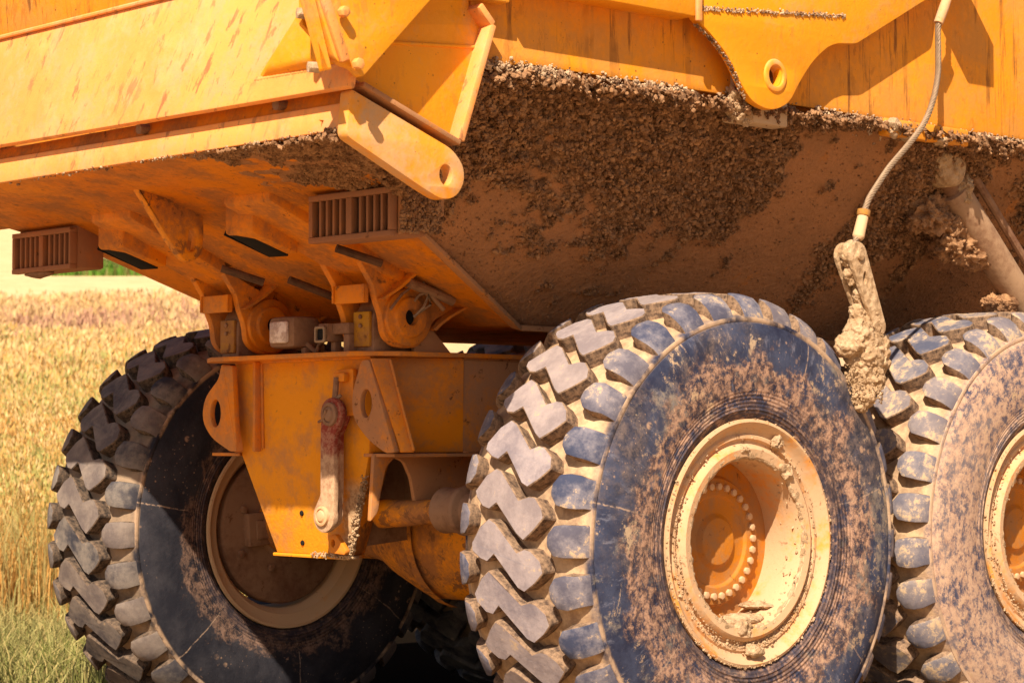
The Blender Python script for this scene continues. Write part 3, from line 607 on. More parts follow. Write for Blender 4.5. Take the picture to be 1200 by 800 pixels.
# ---------------- body hinges
def hinge(s):
    e = empty('body_hinge', (0, 0, 0), T)
    xi, xo = (.285, .478) if s > 0 else (-.478, -.285)
    tab = [(-.86, 1.80, 0), (-.80, 1.70, .03), (-.752, 1.635, .01), (-.735, 1.575, .03), (-.712, 1.53, .04), (-.705, 1.46, .06), (-.65, 1.425, .06), (-.56, 1.425, .06), (-.508, 1.475, .05), (-.49, 1.52, .04), (-.40, 1.56, .04), (-.33, 1.60, 0), (-.30, 1.62, 0), (-.50, 1.66, 0)]
    for x in (xi, xo): plate('hinge_tab', rnd(tab), [], .03, 'X', x, 'paint_under', e, .004)
    boxo('crossbar', xi+.015, xo-.015, -.765, -.745, 1.573, 1.635, 'paint_frame', e)
    bm = bmesh.new(); lathe(bm, [(xo+.014, .098), (xo+.030, .096), (xo+.033, .070), (xo+.045, .066), (xo+.046, .028), (xo+.02, .026)], 40, -.607, 1.527); obj('hinge_boss', bm_me(bm, .003), 'paint_under', e)
    bm = bmesh.new(); lathe(bm, [(xo+.021, 0), (xo+.021, .027)], 20, -.607, 1.527); obj('boss_bore', bm_me(bm), 'black', e)
    tubeo('hinge_pin', [(xi-.05, -.607, 1.527), (xo+.012, -.607, 1.527)], .05, 'steel', e, 20)
    # curved gussets from the tab up to the chute
    for x0, x1 in ((xo+.015, xo+.10),):
        for (a, b, c) in (((-.735, 1.585), (-.665, 1.62), (-.60, 1.71)), ((-.505, 1.49), (-.44, 1.56), (-.31, 1.60))):
            pts = []
            for i in range(9):
                t = i/8; pts.append(((1-t)**2*a[0]+2*t*(1-t)*b[0]+t*t*c[0], (1-t)**2*a[1]+2*t*(1-t)*b[1]+t*t*c[1]))
            bm = bmesh.new(); rows = []
            for i, (y, z) in enumerate(pts):
                ww = .25+.75*(i/8)**1.2
                rows.append([bm.verts.new((x0, y, z)), bm.verts.new((x0+(x1-x0)*ww, y, z)), bm.verts.new((x0+(x1-x0)*ww, y+.012, z-.004)), bm.verts.new((x0, y+.012, z-.004))])
            for A, B in zip(rows, rows[1:]):
                for j in range(4): bm.faces.new((A[j], A[(j+1) % 4], B[(j+1) % 4], B[j]))
            bm.faces.new(rows[0]); bm.faces.new(rows[-1]); obj('curved_gusset', bm_me(bm, 0), 'paint_under', e)
    # frame lug standing between the tabs
    lug = [(-.70, 1.41, 0), (-.70, 1.54, .03), (-.66, 1.60, .05), (-.57, 1.60, .05), (-.52, 1.55, .03), (-.40, 1.41, 0)]
    xm = (xi+xo)/2
    plate('frame_lug', rnd(lug), [], .105, 'X', xm, 'steel', e, .012)
    boxo('lug_pad', xm-.042, xm+.042, -.712, -.698, 1.43, 1.548, 'paint_yellow', e, .004)
    for z in (1.53, 1.50): bolt('bolt', (xm, -.712, z), .008, .008, 'steel', e, (0, -1, 0))
    return e
hR = hinge(1); hL = hinge(-1)
# greasing pipe and retaining pin on the right boss
tubeo('lock_pin', [(.545, -.64, 1.64), (.56, -.46, 1.585)], .017, 'steel', hR, 10); tubeo('lock_pin', [(.55, -.57, 1.62), (.56, -.50, 1.555)], .008, 'steel', hR, 8)
tubeo('wire', [(.53, -.607, 1.527), (.55, -.58, 1.56), (.55, -.56, 1.60), (.54, -.575, 1.645)], .005, 'rope', hR, 6)
tubeo('wire', [(.53, -.607, 1.53), (.55, -.55, 1.57), (.56, -.57, 1.61), (.55, -.60, 1.60), (.55, -.62, 1.58)], .0045, 'rope', hR, 6)
tubeo('wire', [(.52, -.70, 1.55), (.53, -.66, 1.60), (.54, -.62, 1.63), (.55, -.56, 1.60)], .005, 'steel', hR, 6)
plate('outer_lug', rnd([(-.56, 1.413, 0), (-.56, 1.50, .02), (-.50, 1.51, .02), (-.395, 1.413, 0)]), [], .02, 'X', .47, 'paint_dusty', hR)

# ---------------- rear frame
fr = empty('rear_frame', parent=T)
# upper box
bm = bmesh.new(); box(bm, -.50, .50, -.36, 2.4, 1.075, 1.395); obj('frame_box', bm_me(bm, .004), 'paint_dusty', fr)
bm = bmesh.new(); rp = [[(-.39, -.670, 1.397), (.39, -.670, 1.397)], [(-.362, -.660, 1.073), (.362, -.660, 1.073)], [(-.205, -.615, .7225), (.205, -.615, .7225)]]
fv = [[bm.verts.new(p) for p in row] for row in rp]; bv_ = [[bm.verts.new((p[0], p[1]+.02, p[2])) for p in row] for row in rp]
for i_ in range(2):
    bm.faces.new((fv[i_][0], fv[i_][1], fv[i_+1][1], fv[i_+1][0])); bm.faces.new((bv_[i_][0], bv_[i_+1][0], bv_[i_+1][1], bv_[i_][1]))
    for q_ in (0, 1): bm.faces.new((fv[i_][q_], bv_[i_][q_], bv_[i_+1][q_], fv[i_+1][q_]))
bm.faces.new((fv[0][0], fv[0][1], bv_[0][1], bv_[0][0])); bm.faces.new((fv[2][0], fv[2][1], bv_[2][1], bv_[2][0]))
obj('rear_plate', bm_me(bm, .002), 'nose', fr)
slabo('side_wing', [(.385, -.668, 1.397), (.365, -.660, 1.077), (.50, -.36, 1.077), (.505, -.36, 1.397)], .018, 'paint_frame', fr)
slabo('side_wing', [(-.385, -.668, 1.397), (-.505, -.36, 1.397), (-.50, -.36, 1.077), (-.365, -.660, 1.077)], .018, 'paint_frame', fr)
# top flange sheet following the outline
def zpoly(name, pts, z0, z1, mat, par_, bevel=.003):
    bm = bmesh.new(); a = [bm.verts.new((x, y, z0)) for x, y in pts]; b = [bm.verts.new((x, y, z1)) for x, y in pts]; L = len(pts)
    bm.faces.new(a[::-1]); bm.faces.new(b)
    for i in range(L): j = (i+1) % L; bm.faces.new((a[i], a[j], b[j], b[i]))
    return obj(name, bm_me(bm, bevel), mat, par_)
zpoly('top_flange', [(-.40, -.77), (.395, -.77), (.50, -.64), (.525, -.35), (.525, 2.4), (-.525, 2.4), (-.525, -.35), (-.52, -.70)], 1.398, 1.414, 'paint_frame', fr)
zpoly('lower_ledge', [(.368, -.69), (.52, -.68), (.525, -.30), (.525, .6), (.42, .6), (.368, -.662)], 1.062, 1.074, 'paint_dusty', fr)
zpoly('lower_ledge', [(-.33, -.69), (-.50, -.69), (-.52, -.30), (-.368, -.662)], 1.062, 1.074, 'paint_frame', fr)
# pull ears at both corners: pear-shaped plates with an oval eye
earR = [(.375, 1.33, .03), (.40, 1.385, .02), (.44, 1.385, .01), (.575, 1.078, .01), (.53, 1.075, .01), (.44, 1.115, .05), (.355, 1.19, .06), (.35, 1.27, .05)]
plate('pull_ear', rnd(earR), [circ(.425, 1.24, .030, .048)], .022, 'Y', -.715, 'paint_dusty', fr)
earL = [(-.40, 1.385, .02), (-.41, 1.34, .04), (-.50, 1.27, .08), (-.515, 1.19, .07), (-.455, 1.125, .06), (-.34, 1.078, .01), (-.30, 1.078, .01), (-.33, 1.385, .01)]
plate('pull_ear', rnd(earL), [circ(-.43, 1.215, .032, .050)], .022, 'Y', -.715, 'paint_frame', fr)
bm = bmesh.new(); slab(bm, [(.452, -.728, 1.39), (.575, -.70, 1.08), (.597, -.66, 1.08), (.475, -.66, 1.39)], .012); obj('ear_stiffener', bm_me(bm, .003), 'paint_frame', fr)
bm = bmesh.new(); slab(bm, [(-.385, -.728, 1.39), (-.30, -.728, 1.08), (-.292, -.70, 1.08), (-.375, -.70, 1.39)], .02); obj('ear_stiffener', bm_me(bm, .003), 'paint_frame', fr)
for x in (-.235,): boxo('rib', x-.008, x+.008, -.70, -.67, 1.078, 1.396, 'paint_frame', fr)
strip_y = -.700
# lower tapered nose
def nose(z0, z1, w0, w1, v0, v1):
    bm = bmesh.new()
    hexa(bm, [(-w1, -.594, z0), (w1, -.594, z0), (v1, -.48, z0), (-v1, -.48, z0), (-w0, -.638, z1), (w0, -.638, z1), (v0, -.48, z1), (-v0, -.48, z1)]); return bm
obj('lower_box', bm_me(nose(.7235, 1.060, .352, .200, .26, .12), .004), 'paint_housing', fr)
zpoly('bottom_plate', [(-.212, -.630), (.222, -.632), (.205, -.58), (.12, -.48), (-.20, -.48)], .710, .7215, 'nose', fr)
cc, ss = [], []
for i in range(700):
    t = r2.random()
    p = Vector((.207, -.615, .725)).lerp(Vector((.335, -.652, 1.0)), t)+Vector((r2.gauss(-.004, .008), r2.gauss(0, .005), 0)) if i < 480 else Vector((r2.uniform(.02, .23), -.630+r2.gauss(0, .006), .722+r2.gauss(0, .005)))
    cc.append(tuple(p)); ss.append(r2.uniform(.002, .007)*(1-.5*t))
obj('mud_lump', crumbs_me(cc, ss, 4), 'mud', fr, stuff=True)
for z in (.864, .760): bolt('bolt_hole', (-.038 if z > .8 else -.050, -.6150-(z-.7225)*.1286+.004, z), .010, .010, 'black', fr, (0, -1, 0))
# side skirt with arch
sk = [(-0.691, 1.074), (-0.220, 1.073), (-0.220, 0.958), (-0.377, 0.954), (-0.504, 0.869), (-0.530, 0.990), (-0.561, 1.045), (-0.602, 1.060), (-0.639, 1.029), (-0.661, 0.949), (-0.675, 0.878), (-0.708, 0.845)]
plate('side_skirt', rnd(sk, .012), [], .018, 'X', .42, 'paint_dusty', fr)
bm = bmesh.new(); slab(bm, [(.12, -.58, 1.058), (.12, -.58, .74), (.12, .1, .80), (.12, .1, 1.058)], .01); obj('inner_web', bm_me(bm, .002), 'steel', fr)  # dark material on the webs stands in for shade inside the arch
bm = bmesh.new(); slab(bm, [(.12, -.30, 1.058), (.12, -.30, .86), (.42, -.26, .95), (.42, -.26, 1.058)], .01); obj('inner_web', bm_me(bm, .002), 'steel', fr)
# cross link and its bush
tubeo('cross_link', [(.24, -.50, .865), (.40, -.50, .872), (.60, -.50, .885)], [.05, .044, .036], 'paint_housing', fr, 18)
bm = bmesh.new(); lathe(bm, [(.575, 0), (.575, .036), (.585, .046), (.565, .052), (.562, .068), (.575, .078), (.60, .074), (.66, .076), (.675, .084), (.69, .080), (.70, .060), (.74, .055), (.74, 0)], 32, -.50, .885); obj('link_bush', bm_me(bm, .002), 'steel', fr)
# rear lamp and camera on the flange
lp = empty('work_lamp', (0, 0, 0), T)
boxo('lamp_body', -.075, .075, -.76, -.64, 1.435, 1.545, 'steel', lp, .02)
boxo('lens', -.048, .050, -.775, -.758, 1.452, 1.528, 'glass', lp, .012); boxo('lamp_foot', .05, .075, -.71, -.68, 1.416, 1.438, 'steel', lp)
tubeo('cable', [(.07, -.66, 1.48), (.12, -.66, 1.50), (.16, -.67, 1.47), (.20, -.67, 1.485)], .012, 'black', lp, 8)
tubeo('cable', [(.07, -.70, 1.45), (.10, -.68, 1.42), (.14, -.70, 1.44), (.15, -.68, 1.47)], .009, 'steel', lp, 8)
cm = empty('rear_camera', (0, 0, 0), T)
bm = bmesh.new(); box(bm, .255, .345, -.735, -.665, 1.475, 1.512); box(bm, .205, .255, -.755, -.665, 1.452, 1.512); box(bm, .228, .252, -.72, -.69, 1.415, 1.452); box(bm, .315, .345, -.735, -.69, 1.415, 1.475); obj('camera_bracket', bm_me(bm, .004), 'steel', cm)
plate('camera_hood', rnd([(.197, 1.447), (.254, 1.447), (.254, 1.503), (.197, 1.503)], .01), [rnd([(.206, 1.456), (.245, 1.456), (.245, 1.494), (.206, 1.494)], .008)], .012, 'Y', -.762, 'rope', cm)
boxo('lens', .205, .247, -.7585, -.756, 1.455, 1.496, 'black', cm, 0)
# locking link on the rear plate
lk = empty('locking_link', (0, 0, 0), T)
def pill(y, cx0, z0, r0, cx1, z1, r1, th, mat, nm):
    pts = []
    for i in range(17): a = -.35+(PI+.7)*i/16; pts.append((cx0+r0*math.cos(a), z0+r0*math.sin(a)))
    mz = (z0+z1)/2; mx = (cx0+cx1)/2; pts += [(mx-.037, mz+.10), (mx-.037, mz-.10)]
    for i in range(17): a = PI-.35+(PI+.7)*i/16; pts.append((cx1+r1*math.cos(a), z1+r1*math.sin(a)))
    pts += [(mx+.037, mz-.10), (mx+.037, mz+.10)]
    return plate(nm, pts, [], th, 'Y', y, mat, lk, .004)
pill(-.735, .262, 1.205, .056, .225, .862, .056, .022, 'red', 'link_plate')
pill(-.690, .236, 1.205, .054, .198, .872, .054, .020, 'red', 'link_plate')
boxo('link_spacer', .20, .258, -.725, -.70, .91, 1.16, 'red', lk, .003)
for x, z, r in ((.262, 1.205, .040), (.222, .862, .034)):
    bm = bmesh.new(); 
    prof = [(0, r), (.010, r), (.012, r*.72), (.006, r*.68), (.014, r*.5), (.016, 0)]
    rings = []
    for d, rr in prof: rings.append([bm.verts.new((x+rr*math.cos(2*PI*j/24), -.746-d, z+rr*math.sin(2*PI*j/24))) for j in range(24)] if rr > 0 else [bm.verts.new((x, -.746-d, z))])
    for A, B in zip(rings, rings[1:]):
        for j in range(24):
            if len(B) == 1: bm.faces.new((A[j], A[(j+1) % 24], B[0]))
            else: bm.faces.new((A[j], A[(j+1) % 24], B[(j+1) % 24], B[j]))
    obj('link_pin', bm_me(bm, .001), 'steel' if z > 1 else 'rim', lk)
plate('link_bracket', rnd([(.215, 1.20, 0), (.218, 1.355, .01), (.32, 1.36, .01), (.325, 1.20, 0)]), [circ(.29, 1.335, .010, .008, 10)], .018, 'Y', -.688, 'paint_frame', lk)
boxo('catch', .238, .30, -.72, -.69, 1.315, 1.345, 'paint_frame', lk); tubeo('latch_pin', [(.262, -.72, 1.33), (.258, -.725, 1.25)], .011, 'steel', lk, 8)
tubeo('latch_pin', [(.285, -.72, 1.27), (.25, -.735, 1.24)], .006, 'rope', lk, 6)
plate('foot_bracket', rnd([(.165, .735, .01), (.165, .795, .015), (.205, .80, .01), (.262, .745, .01), (.255, .73, .01)]), [circ(.19, .768, .011, .013, 12)], .02, 'Y', -.668, 'paint_frame', lk)
tubeo('chain_wire', [(.20, -.70, 1.20), (.19, -.74, 1.18), (.23, -.755, 1.185), (.262, -.765, 1.22)], .005, 'steel', lk, 6)

# ---------------- axles
ax = empty('rear_axle', parent=T)
bm = bmesh.new(); lathe(bm, [(-1.02, .13), (-.36, .13), (-.27, .15), (-.16, .20), (.02, .262), (.10, .275), (.50, .275), (.62, .24), (.72, .16), (.98, .14)], 28, 0, .80)
for v in bm.verts: v.co.z = max(v.co.z, .545)
obj('axle_housing', bm_me(bm, .006), 'paint_housing', ax)
bm = bmesh.new(); lathe(bm, [(.10, .29), (.14, .29)], 28, 0, .80); obj('housing_rib', bm_me(bm), 'paint_housing', ax)
ax2 = empty('middle_axle', parent=T)
bm = bmesh.new(); lathe(bm, [(-1.0, .13), (-.3, .15), (0, .27), (.5, .27), (.7, .16), (1.0, .14)], 28, 1.66, .80); obj('axle_housing', bm_me(bm), 'paint_housing', ax2)

# ---------------- hoist cylinder
hc = empty('hoist_cylinder', parent=T)
P0 = Vector((1.25, 1.30, 2.13)); P1 = Vector((1.25, 1.73, 1.735)); dr = (P1-P0).normalized()
tubeo('barrel', [P0+dr*.13, P0+dr*1.9], .060, 'cyl_dust', hc, 28)
tubeo('rod', [P0, P0+dr*.25], .04, 'steel', hc, 16)
tubeo('hose', [P0+Vector((.03, .10, .05)), P0+Vector((.03, .10, .05))+dr*.3, P0+Vector((.03, .10, .04))+dr*1.6], .016, 'steel', hc, 10)
boxo('clevis', 1.20, 1.30, 1.24, 1.36, 2.10, 2.26, 'mud', hc, .02)
bm = bmesh.new(); lathe(bm, [(1.19, 0), (1.19, .075), (1.31, .075), (1.33, .05), (1.33, 0)], 28, 1.32, 2.12); obj('rod_eye', bm_me(bm, .004), 'mud', hc)
for c_, r_, am in ((Vector((.06, -.05, .03)), (.03, .045, .085), .014), (Vector((.06, .01, .01)), (.03, .03, .07), .014), (dr*.14+Vector((.05, .01, .01)), (.03, .03, .06), .014), (dr*.26+Vector((-.02, -.06, -.05)), (.04, .05, .05), .016), (dr*.12+Vector((-.06, -.06, -.10)), (.08, .10, .07), .025), (Vector((-.08, -.12, -.02)), (.09, .10, .09), .025), (dr*.3+Vector((-.04, -.05, -.08)), (.06, .10, .06), .022), (Vector((-.02, -.10, .07)), (.07, .06, .08), .02), (dr*.42+Vector((-.02, -.05, -.045)), (.04, .13, .035), .02), (dr*.66+Vector((-.02, -.05, -.045)), (.035, .12, .03), .02)):
    obj('mud_clump', lump_me([(P0+c_, r_)], 5, am, 38, 20), 'mud' if c_.x > .045 else 'clod', hc)
# ---------------- wheels
NB = 32; PIT = 2*PI/NB
def cyl(a, c, r): ph = c/.80; return Vector((a, -r*math.cos(ph), r*math.sin(ph)))
def crown(a): return .812-.22*a*a
zb = [(-.160, .035), (-.118, .085), (-.080, .110), (-.048, .096), (.050, .012), (.085, .022), (.112, .020), (.148, -.012), (.160, -.045), (.122, -.082), (.078, -.110), (.045, -.094), (-.050, .000), (-.085, -.022), (-.118, -.016), (-.152, .012)]
rj = random.Random(3)
def zblock():
    jz = [(a+rj.uniform(-.0035, .0035), c+rj.uniform(-.0035, .0035)) for a, c in zb]
    bm = bmesh.new(); top = [bm.verts.new(cyl(a, c, crown(a)+rj.uniform(-.002, .001))) for a, c in jz]; bot = [bm.verts.new(cyl(a*1.03, c*1.025, .745)) for a, c in jz]
    bm.faces.new(top[::-1]).material_index = 0
    for i in range(len(zb)): j = (i+1) % len(zb); bm.faces.new((bot[i], bot[j], top[j], top[i])).material_index = 1
    me = bm_me(bm, .0035, 1, 30); me.name = 'tread_block'; return me
ZBS = [zblock() for _ in range(4)]; ZB = ZBS[0]
def shoulder(s):
    rows = [(.176, .018, .803, .752), (.200, .046, .801, .750), (.230, .053, .790, .742), (.254, .054, .769, .73), (.268, .053, .748, .72), (.277, .052, .726, .70)]
    bm = bmesh.new(); R_ = []
    for a, h, rt, rb in rows:
        h *= rj.uniform(.94, 1.05); rt += rj.uniform(-.0015, .001)
        R_.append([bm.verts.new(cyl(s*a, -h*1.04, rb)), bm.verts.new(cyl(s*a, -h, rt)), bm.verts.new(cyl(s*a, -h*.33, rt+.002)), bm.verts.new(cyl(s*a, h*.33, rt+.002)), bm.verts.new(cyl(s*a, h, rt)), bm.verts.new(cyl(s*a, h*1.04, rb))])
    for A, B in zip(R_, R_[1:]):
        for j in range(5): bm.faces.new((A[j], A[j+1], B[j+1], B[j])).material_index = 1 if j in (0, 4) else 0
    bm.faces.new(R_[0]).material_index = 1; bm.faces.new(R_[-1][::-1]).material_index = 0; me = bm_me(bm, .005, 2, 30); me.name = 'shoulder_block'; return me
SRS = [shoulder(1) for _ in range(4)]; SLS = [shoulder(-1) for _ in range(4)]; SR = SRS[0]; SL = SLS[0]
for m_ in ZBS+SRS+SLS: m_.materials.append(M['blk_c']); m_.materials.append(M['blk_side'])
half = [(.0, .757), (.10, .757), (.18, .754), (.235, .744), (.258, .730), (.272, .724), (.280, .722), (.283, .714), (.279, .706), (.287, .694), (.297, .66), (.305, .60), (.307, .54), (.300, .48), (.292, .455), (.294, .450), (.286, .430), (.288, .426), (.279, .408), (.27, .394), (.245, .385), (.20, .36), (.18, .33)]
prof = [(-a, r) for a, r in half[::-1]]+half[1:]
def carcass(matname):
    bm = bmesh.new(); lathe(bm, prof, 160, close=True); return bm_me(bm, 0, ang=50)
CM = {}
rim_prof = [(.262, .380), (.272, .396), (.282, .396), (.286, .386), (.278, .376), (.262, .366), (.256, .350), (.262, .344), (.262, .334), (.250, .328), (.250, .318), (.268, .312), (.276, .300), (.272, .276), (.258, .266), (.20, .262), (.12, .268), (.105, .27)]
def outer_wheel(loc, tm, cmat, smat, spin, label, blocks=True):
    wname = empty('wheel', loc, T); wname.rotation_euler = (spin, 0, 0); wname['label'] = label
    obj('tyre', carcass(tm), tm, wname)
    for kx in range(NB):
        for me_, off, mm in ((rj.choice(ZBS), 0, cmat), (rj.choice(SRS), .048/.8, smat), (rj.choice(SLS), -.048/.8, smat)):
            o = bpy.data.objects.new(me_.name.split('.')[0], me_); COL.objects.link(o); o.parent = wname
            o.rotation_euler = (-(kx*PIT+off)+random.uniform(-.004, .004), 0, 0)
            o.material_slots[0].link = 'OBJECT'; o.material_slots[0].material = M[mm]
            if mm == 'blk_d': o.material_slots[1].link = 'OBJECT'; o.material_slots[1].material = M['blk_side_dark']
    return wname
def rim_outer(wh, spin):
    bm = bmesh.new(); lathe(bm, rim_prof, 96); obj('rim', bm_me(bm, 0, ang=40), 'rim', wh)
    bm = bmesh.new(); lathe(bm, [(.106, .272), (.106, .215), (.125, .205), (.130, .150), (.120, .142), (.125, .09), (.140, .075), (.140, 0)], 64); obj('hub', bm_me(bm, .002, ang=40), 'hub', wh)
    bm = bmesh.new(); tube(bm, [(.118, 0, 0), (.138, 0, 0)], .0125, 6); bmb = bm_me(bm, .002); 
    bm2 = bmesh.new(); tube(bm2, [(0, 0, 0), (.001, 0, 0)], .001, 6); bm2.free()
    bmb.name = 'hub_bolt'; bmb.materials.append(M['rim'])
    for i in range(30):
        a = 2*PI*i/30; o = bpy.data.objects.new('hub_bolt', bmb); COL.objects.link(o); o.parent = wh; o.location = (0, -.178*math.cos(a), .178*math.sin(a)); o.rotation_euler = (i*.7, 0, 0)
    # mud lying in the bottom of the dish (undo the wheel's spin)
    sp = -spin; q = Matrix.Rotation(sp, 4, 'X')
    def at(x, ang, r): return Vector((x, -r*math.cos(ang), r*math.sin(ang)))
    for c_, r_ in ((at(.20, -1.75, .255), (.05, .09, .016)), (at(.24, -1.45, .262), (.02, .05, .014)), (at(.262, -1.5, .275), (.014, .05, .025)), (at(.18, -2.2, .262), (.05, .07, .010)), (at(.272, -1.62, .345), (.018, .04, .022)), (at(.272, 2.25, .295), (.010, .03, .02)), (at(.27, 1.5, .30), (.010, .03, .012)), (at(.274, 2.0, .35), (.008, .03, .02)), (at(.16, -1.2, .262), (.03, .05, .010))):
        me = lump_me([(c_, r_)], 4, .012, 40, 33); me.transform(q); obj('mud_clump', me, 'mud', wh)
    cc, ss = [], []
    for i_ in range(1500):
        a_ = random.gauss(-1.5, 1.3); rr_ = random.choice([random.gauss(.392, .004), random.gauss(.335, .006), random.gauss(.270, .008), random.gauss(.312, .004)])
        xx_ = {True: .282, False: .262}[rr_ > .36] if rr_ > .29 else random.uniform(.16, .27)
        cc.append(tuple(q @ at(xx_, a_, rr_))); ss.append(random.uniform(.0015, .005))
    obj('mud_crumb', crumbs_me(cc, ss, 12), 'mud', wh, stuff=True)
    # uneven ring of dried mud on the inner lip
    nA, nC = 260, 10; bm = bmesh.new(); rg = []
    for i in range(nA):
        a = 2*PI*i/nA; row = []
        for j in range(nC):
            b = 2*PI*j/nC; p = at(.266, a, .286); w_ = .012+.009*noise.fractal(Vector((math.cos(a)*4, math.sin(a)*4, spin)), .6, 2, 3)
            qv = Vector((.264+math.cos(b)*.009, 0, 0)); rr = .286+math.sin(b)*(w_+.008)
            v_ = at(qv.x, a, rr); v_.x += .004*noise.fractal(v_*45, .7, 2, 3); rr2 = .005*noise.noise(v_*60); v_ += Vector((0, v_.y, v_.z)).normalized()*rr2
            row.append(bm.verts.new(q @ v_))
        rg.append(row)
    for i in range(nA):
        for j in range(nC): bm.faces.new((rg[i][j], rg[i][(j+1) % nC], rg[(i+1) % nA][(j+1) % nC], rg[(i+1) % nA][j]))
    obj('mud_ring', bm_me(bm, 0, ang=70), 'mud', wh)
spR = 1.0
XC = 1.20; HZ = .79
wR = outer_wheel((XC, 0, HZ), 'tyre_blue', 'blk_c', 'blk_s', 0.03, 'rear right wheel with scuffed blue-black tyre wall and tan dusty rim', True); rim_outer(wR, .03)
w3 = outer_wheel((XC, 1.655, HZ), 'tyre_dusty', 'blk_t', 'blk_t', -.06, 'middle right wheel with tyre wall coated in tan dust'); rim_outer(w3, -.06)
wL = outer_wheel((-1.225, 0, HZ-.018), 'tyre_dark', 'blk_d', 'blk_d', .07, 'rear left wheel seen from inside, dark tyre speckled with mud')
bm = bmesh.new(); lathe(bm, [(.262, .380), (.276, .396), (.286, .394), (.286, .384), (.272, .372), (.262, .340), (.250, .334), (.235, .318), (.21, .314), (.16, .31), (.12, .31)], 96); obj('rim', bm_me(bm, 0, ang=40), 'rim_ring', wL)
bm = bmesh.new(); lathe(bm, [(.19, .300), (.235, .300), (.245, .292), (.25, .27), (.252, .12), (.27, .11), (.27, 0)], 64); obj('brake_cover', bm_me(bm, .002, ang=40), 'steel', wL)
for i, (y, z) in enumerate([(-.20, .09), (-.19, .02), (-.22, -.08), (-.08, -.15), (-.02, .2), (.1, .2), (.16, -.12), (.2, .05)]): bolt('cover_bolt', (.25, y, z), .016, .016, 'steel', wL)
bm = bmesh.new(); box(bm, .25, .29, -.20, .0, -.055, .075); box(bm, .29, .30, -.17, -.02, -.03, .045); obj('caliper_bracket', bm_me(bm, .006), 'steel', wL)
tubeo('brake_pipe', [(.28, -.06, .01), (.42, -.05, .012)], .035, 'steel', wL, 12)
# the far middle wheel, mostly hidden: its blocks stay one part
w4 = empty('wheel', (-1.225, 1.655, HZ), T); w4['label'] = 'middle left wheel in deep shade under the truck'; obj('tyre', carcass('tyre_dark'), 'tyre_dark', w4)
bm = bmesh.new(); bm.from_mesh(ZB); base = bm.verts[:]
bm.free(); bm = bmesh.new()
for kx in range(NB):
    for me_, off in ((ZB, 0), (SR, .06), (SL, -.06)):
        n0 = len(bm.verts); bm.from_mesh(me_); bm.verts.ensure_lookup_table(); bmesh.ops.rotate(bm, verts=bm.verts[n0:], cent=(0, 0, 0), matrix=Matrix.Rotation(-(kx*PIT+off), 3, 'X'))
me = bpy.data.meshes.new('tread'); bm.to_mesh(me); bm.free(); me.materials.clear(); obj('tread', me, 'blk_d', w4, stuff=True)
bm = bmesh.new(); lathe(bm, [(.262, .380), (.28, .396), (.27, .34), (.2, .31), (.19, .0)], 48); obj('rim', bm_me(bm, 0, ang=40), 'rim_ring', w4)
# wheel stands: hubs joining wheels to axles
for wy, e in ((0, ax), (1.655, ax2)):
    tubeo('axle_end', [(.95, wy, .79), (1.32, wy, .79)], .12, 'paint_housing', e, 24); tubeo('axle_end', [(-.95, wy, .79), (-1.2, wy, .79)], .12, 'steel', e, 24)

def weld(p, q, par_, mat, rad=.006):
    p = Vector(p); q = Vector(q); n = max(4, int((q-p).length/.006)); bm = bmesh.new()
    tube(bm, [p.lerp(q, i/n) for i in range(n+1)], [rad*(.75+.35*abs(math.sin(i*1.3))+r2.uniform(-.08, .08)) for i in range(n+1)], 8); obj('weld_seam', bm_me(bm, 0, ang=60), mat, par_)
weld((-.385, -.672, 1.396), (.388, -.672, 1.396), fr, 'paint_frame'); weld((-.225, -.672, 1.39), (-.225, -.665, 1.09), fr, 'paint_frame'); weld((.50, -.36, 1.396), (.50, .5, 1.396), fr, 'paint_dusty'); weld((.50, -.36, 1.077), (.50, .5, 1.077), fr, 'paint_dusty')
weld((.60, -.665, 1.085), (.478, -.665, 1.385), fr, 'paint_frame')
for hh, s_ in ((hR, 1), (hL, -1)):
    xi, xo = (.285, .478) if s_ > 0 else (-.478, -.285)
    weld((xi+.016, -.768, 1.575), (xi+.016, -.768, 1.634), hh, 'paint_under', .005); weld((xo-.016, -.768, 1.575), (xo-.016, -.768, 1.634), hh, 'paint_under', .005)
weld((1.03, -1.632, 2.152), (1.46, -1.634, 2.148), tg, 'paint_lit', .007); weld((1.03, -1.630, 2.155), (1.32, -1.590, 2.402), tg, 'paint_lit', .007)
weld((1.408, -1.57, 2.112), (1.408, -1.23, 1.985), body, 'paint_dusty', .006)

# ================================================================== SAFETY CABLE
sc = empty('safety_cable', (1.5, .5, 1.25)); sc['label'] = 'wire rope hanging down the yellow body wall, its end fitting caked in pale mud'; sc['category'] = 'cable'
inv = Vector((-1.5, -.5, -1.25))
def cobj(name, me, mat, **k):
    me.transform(Matrix.Translation(inv)); return obj(name, me, mat, sc, **k)
path = [(1.52, 1.00, 2.95), (1.52, .995, 2.65), (1.512, .965, 2.57), (1.508, .968, 2.47), (1.505, .968, 2.39), (1.50, .945, 2.30), (1.495, .905, 2.225), (1.495, .845, 2.165), (1.50, .784, 2.118), (1.50, .70, 2.05), (1.50, .635, 1.985), (1.50, .585, 1.93), (1.50, .555, 1.875), (1.50, .535, 1.83), (1.50, .50, 1.76)]
def catmull(P, n=14):
    P = [Vector(p) for p in P]; out = []
    for i in range(len(P)-1):
        p0, p1, p2, p3 = P[max(i-1, 0)], P[i], P[i+1], P[min(i+2, len(P)-1)]
        for j in range(n):
            t = j/n; out.append(.5*((2*p1)+(-p0+p2)*t+(2*p0-5*p1+4*p2-p3)*t*t+(-p0+3*p1-3*p2+p3)*t**3))
    return out+[P[-1]]
sm = catmull(path); L_ = [0]
for a_, b_ in zip(sm, sm[1:]): L_.append(L_[-1]+(b_-a_).length)
bm = bmesh.new()
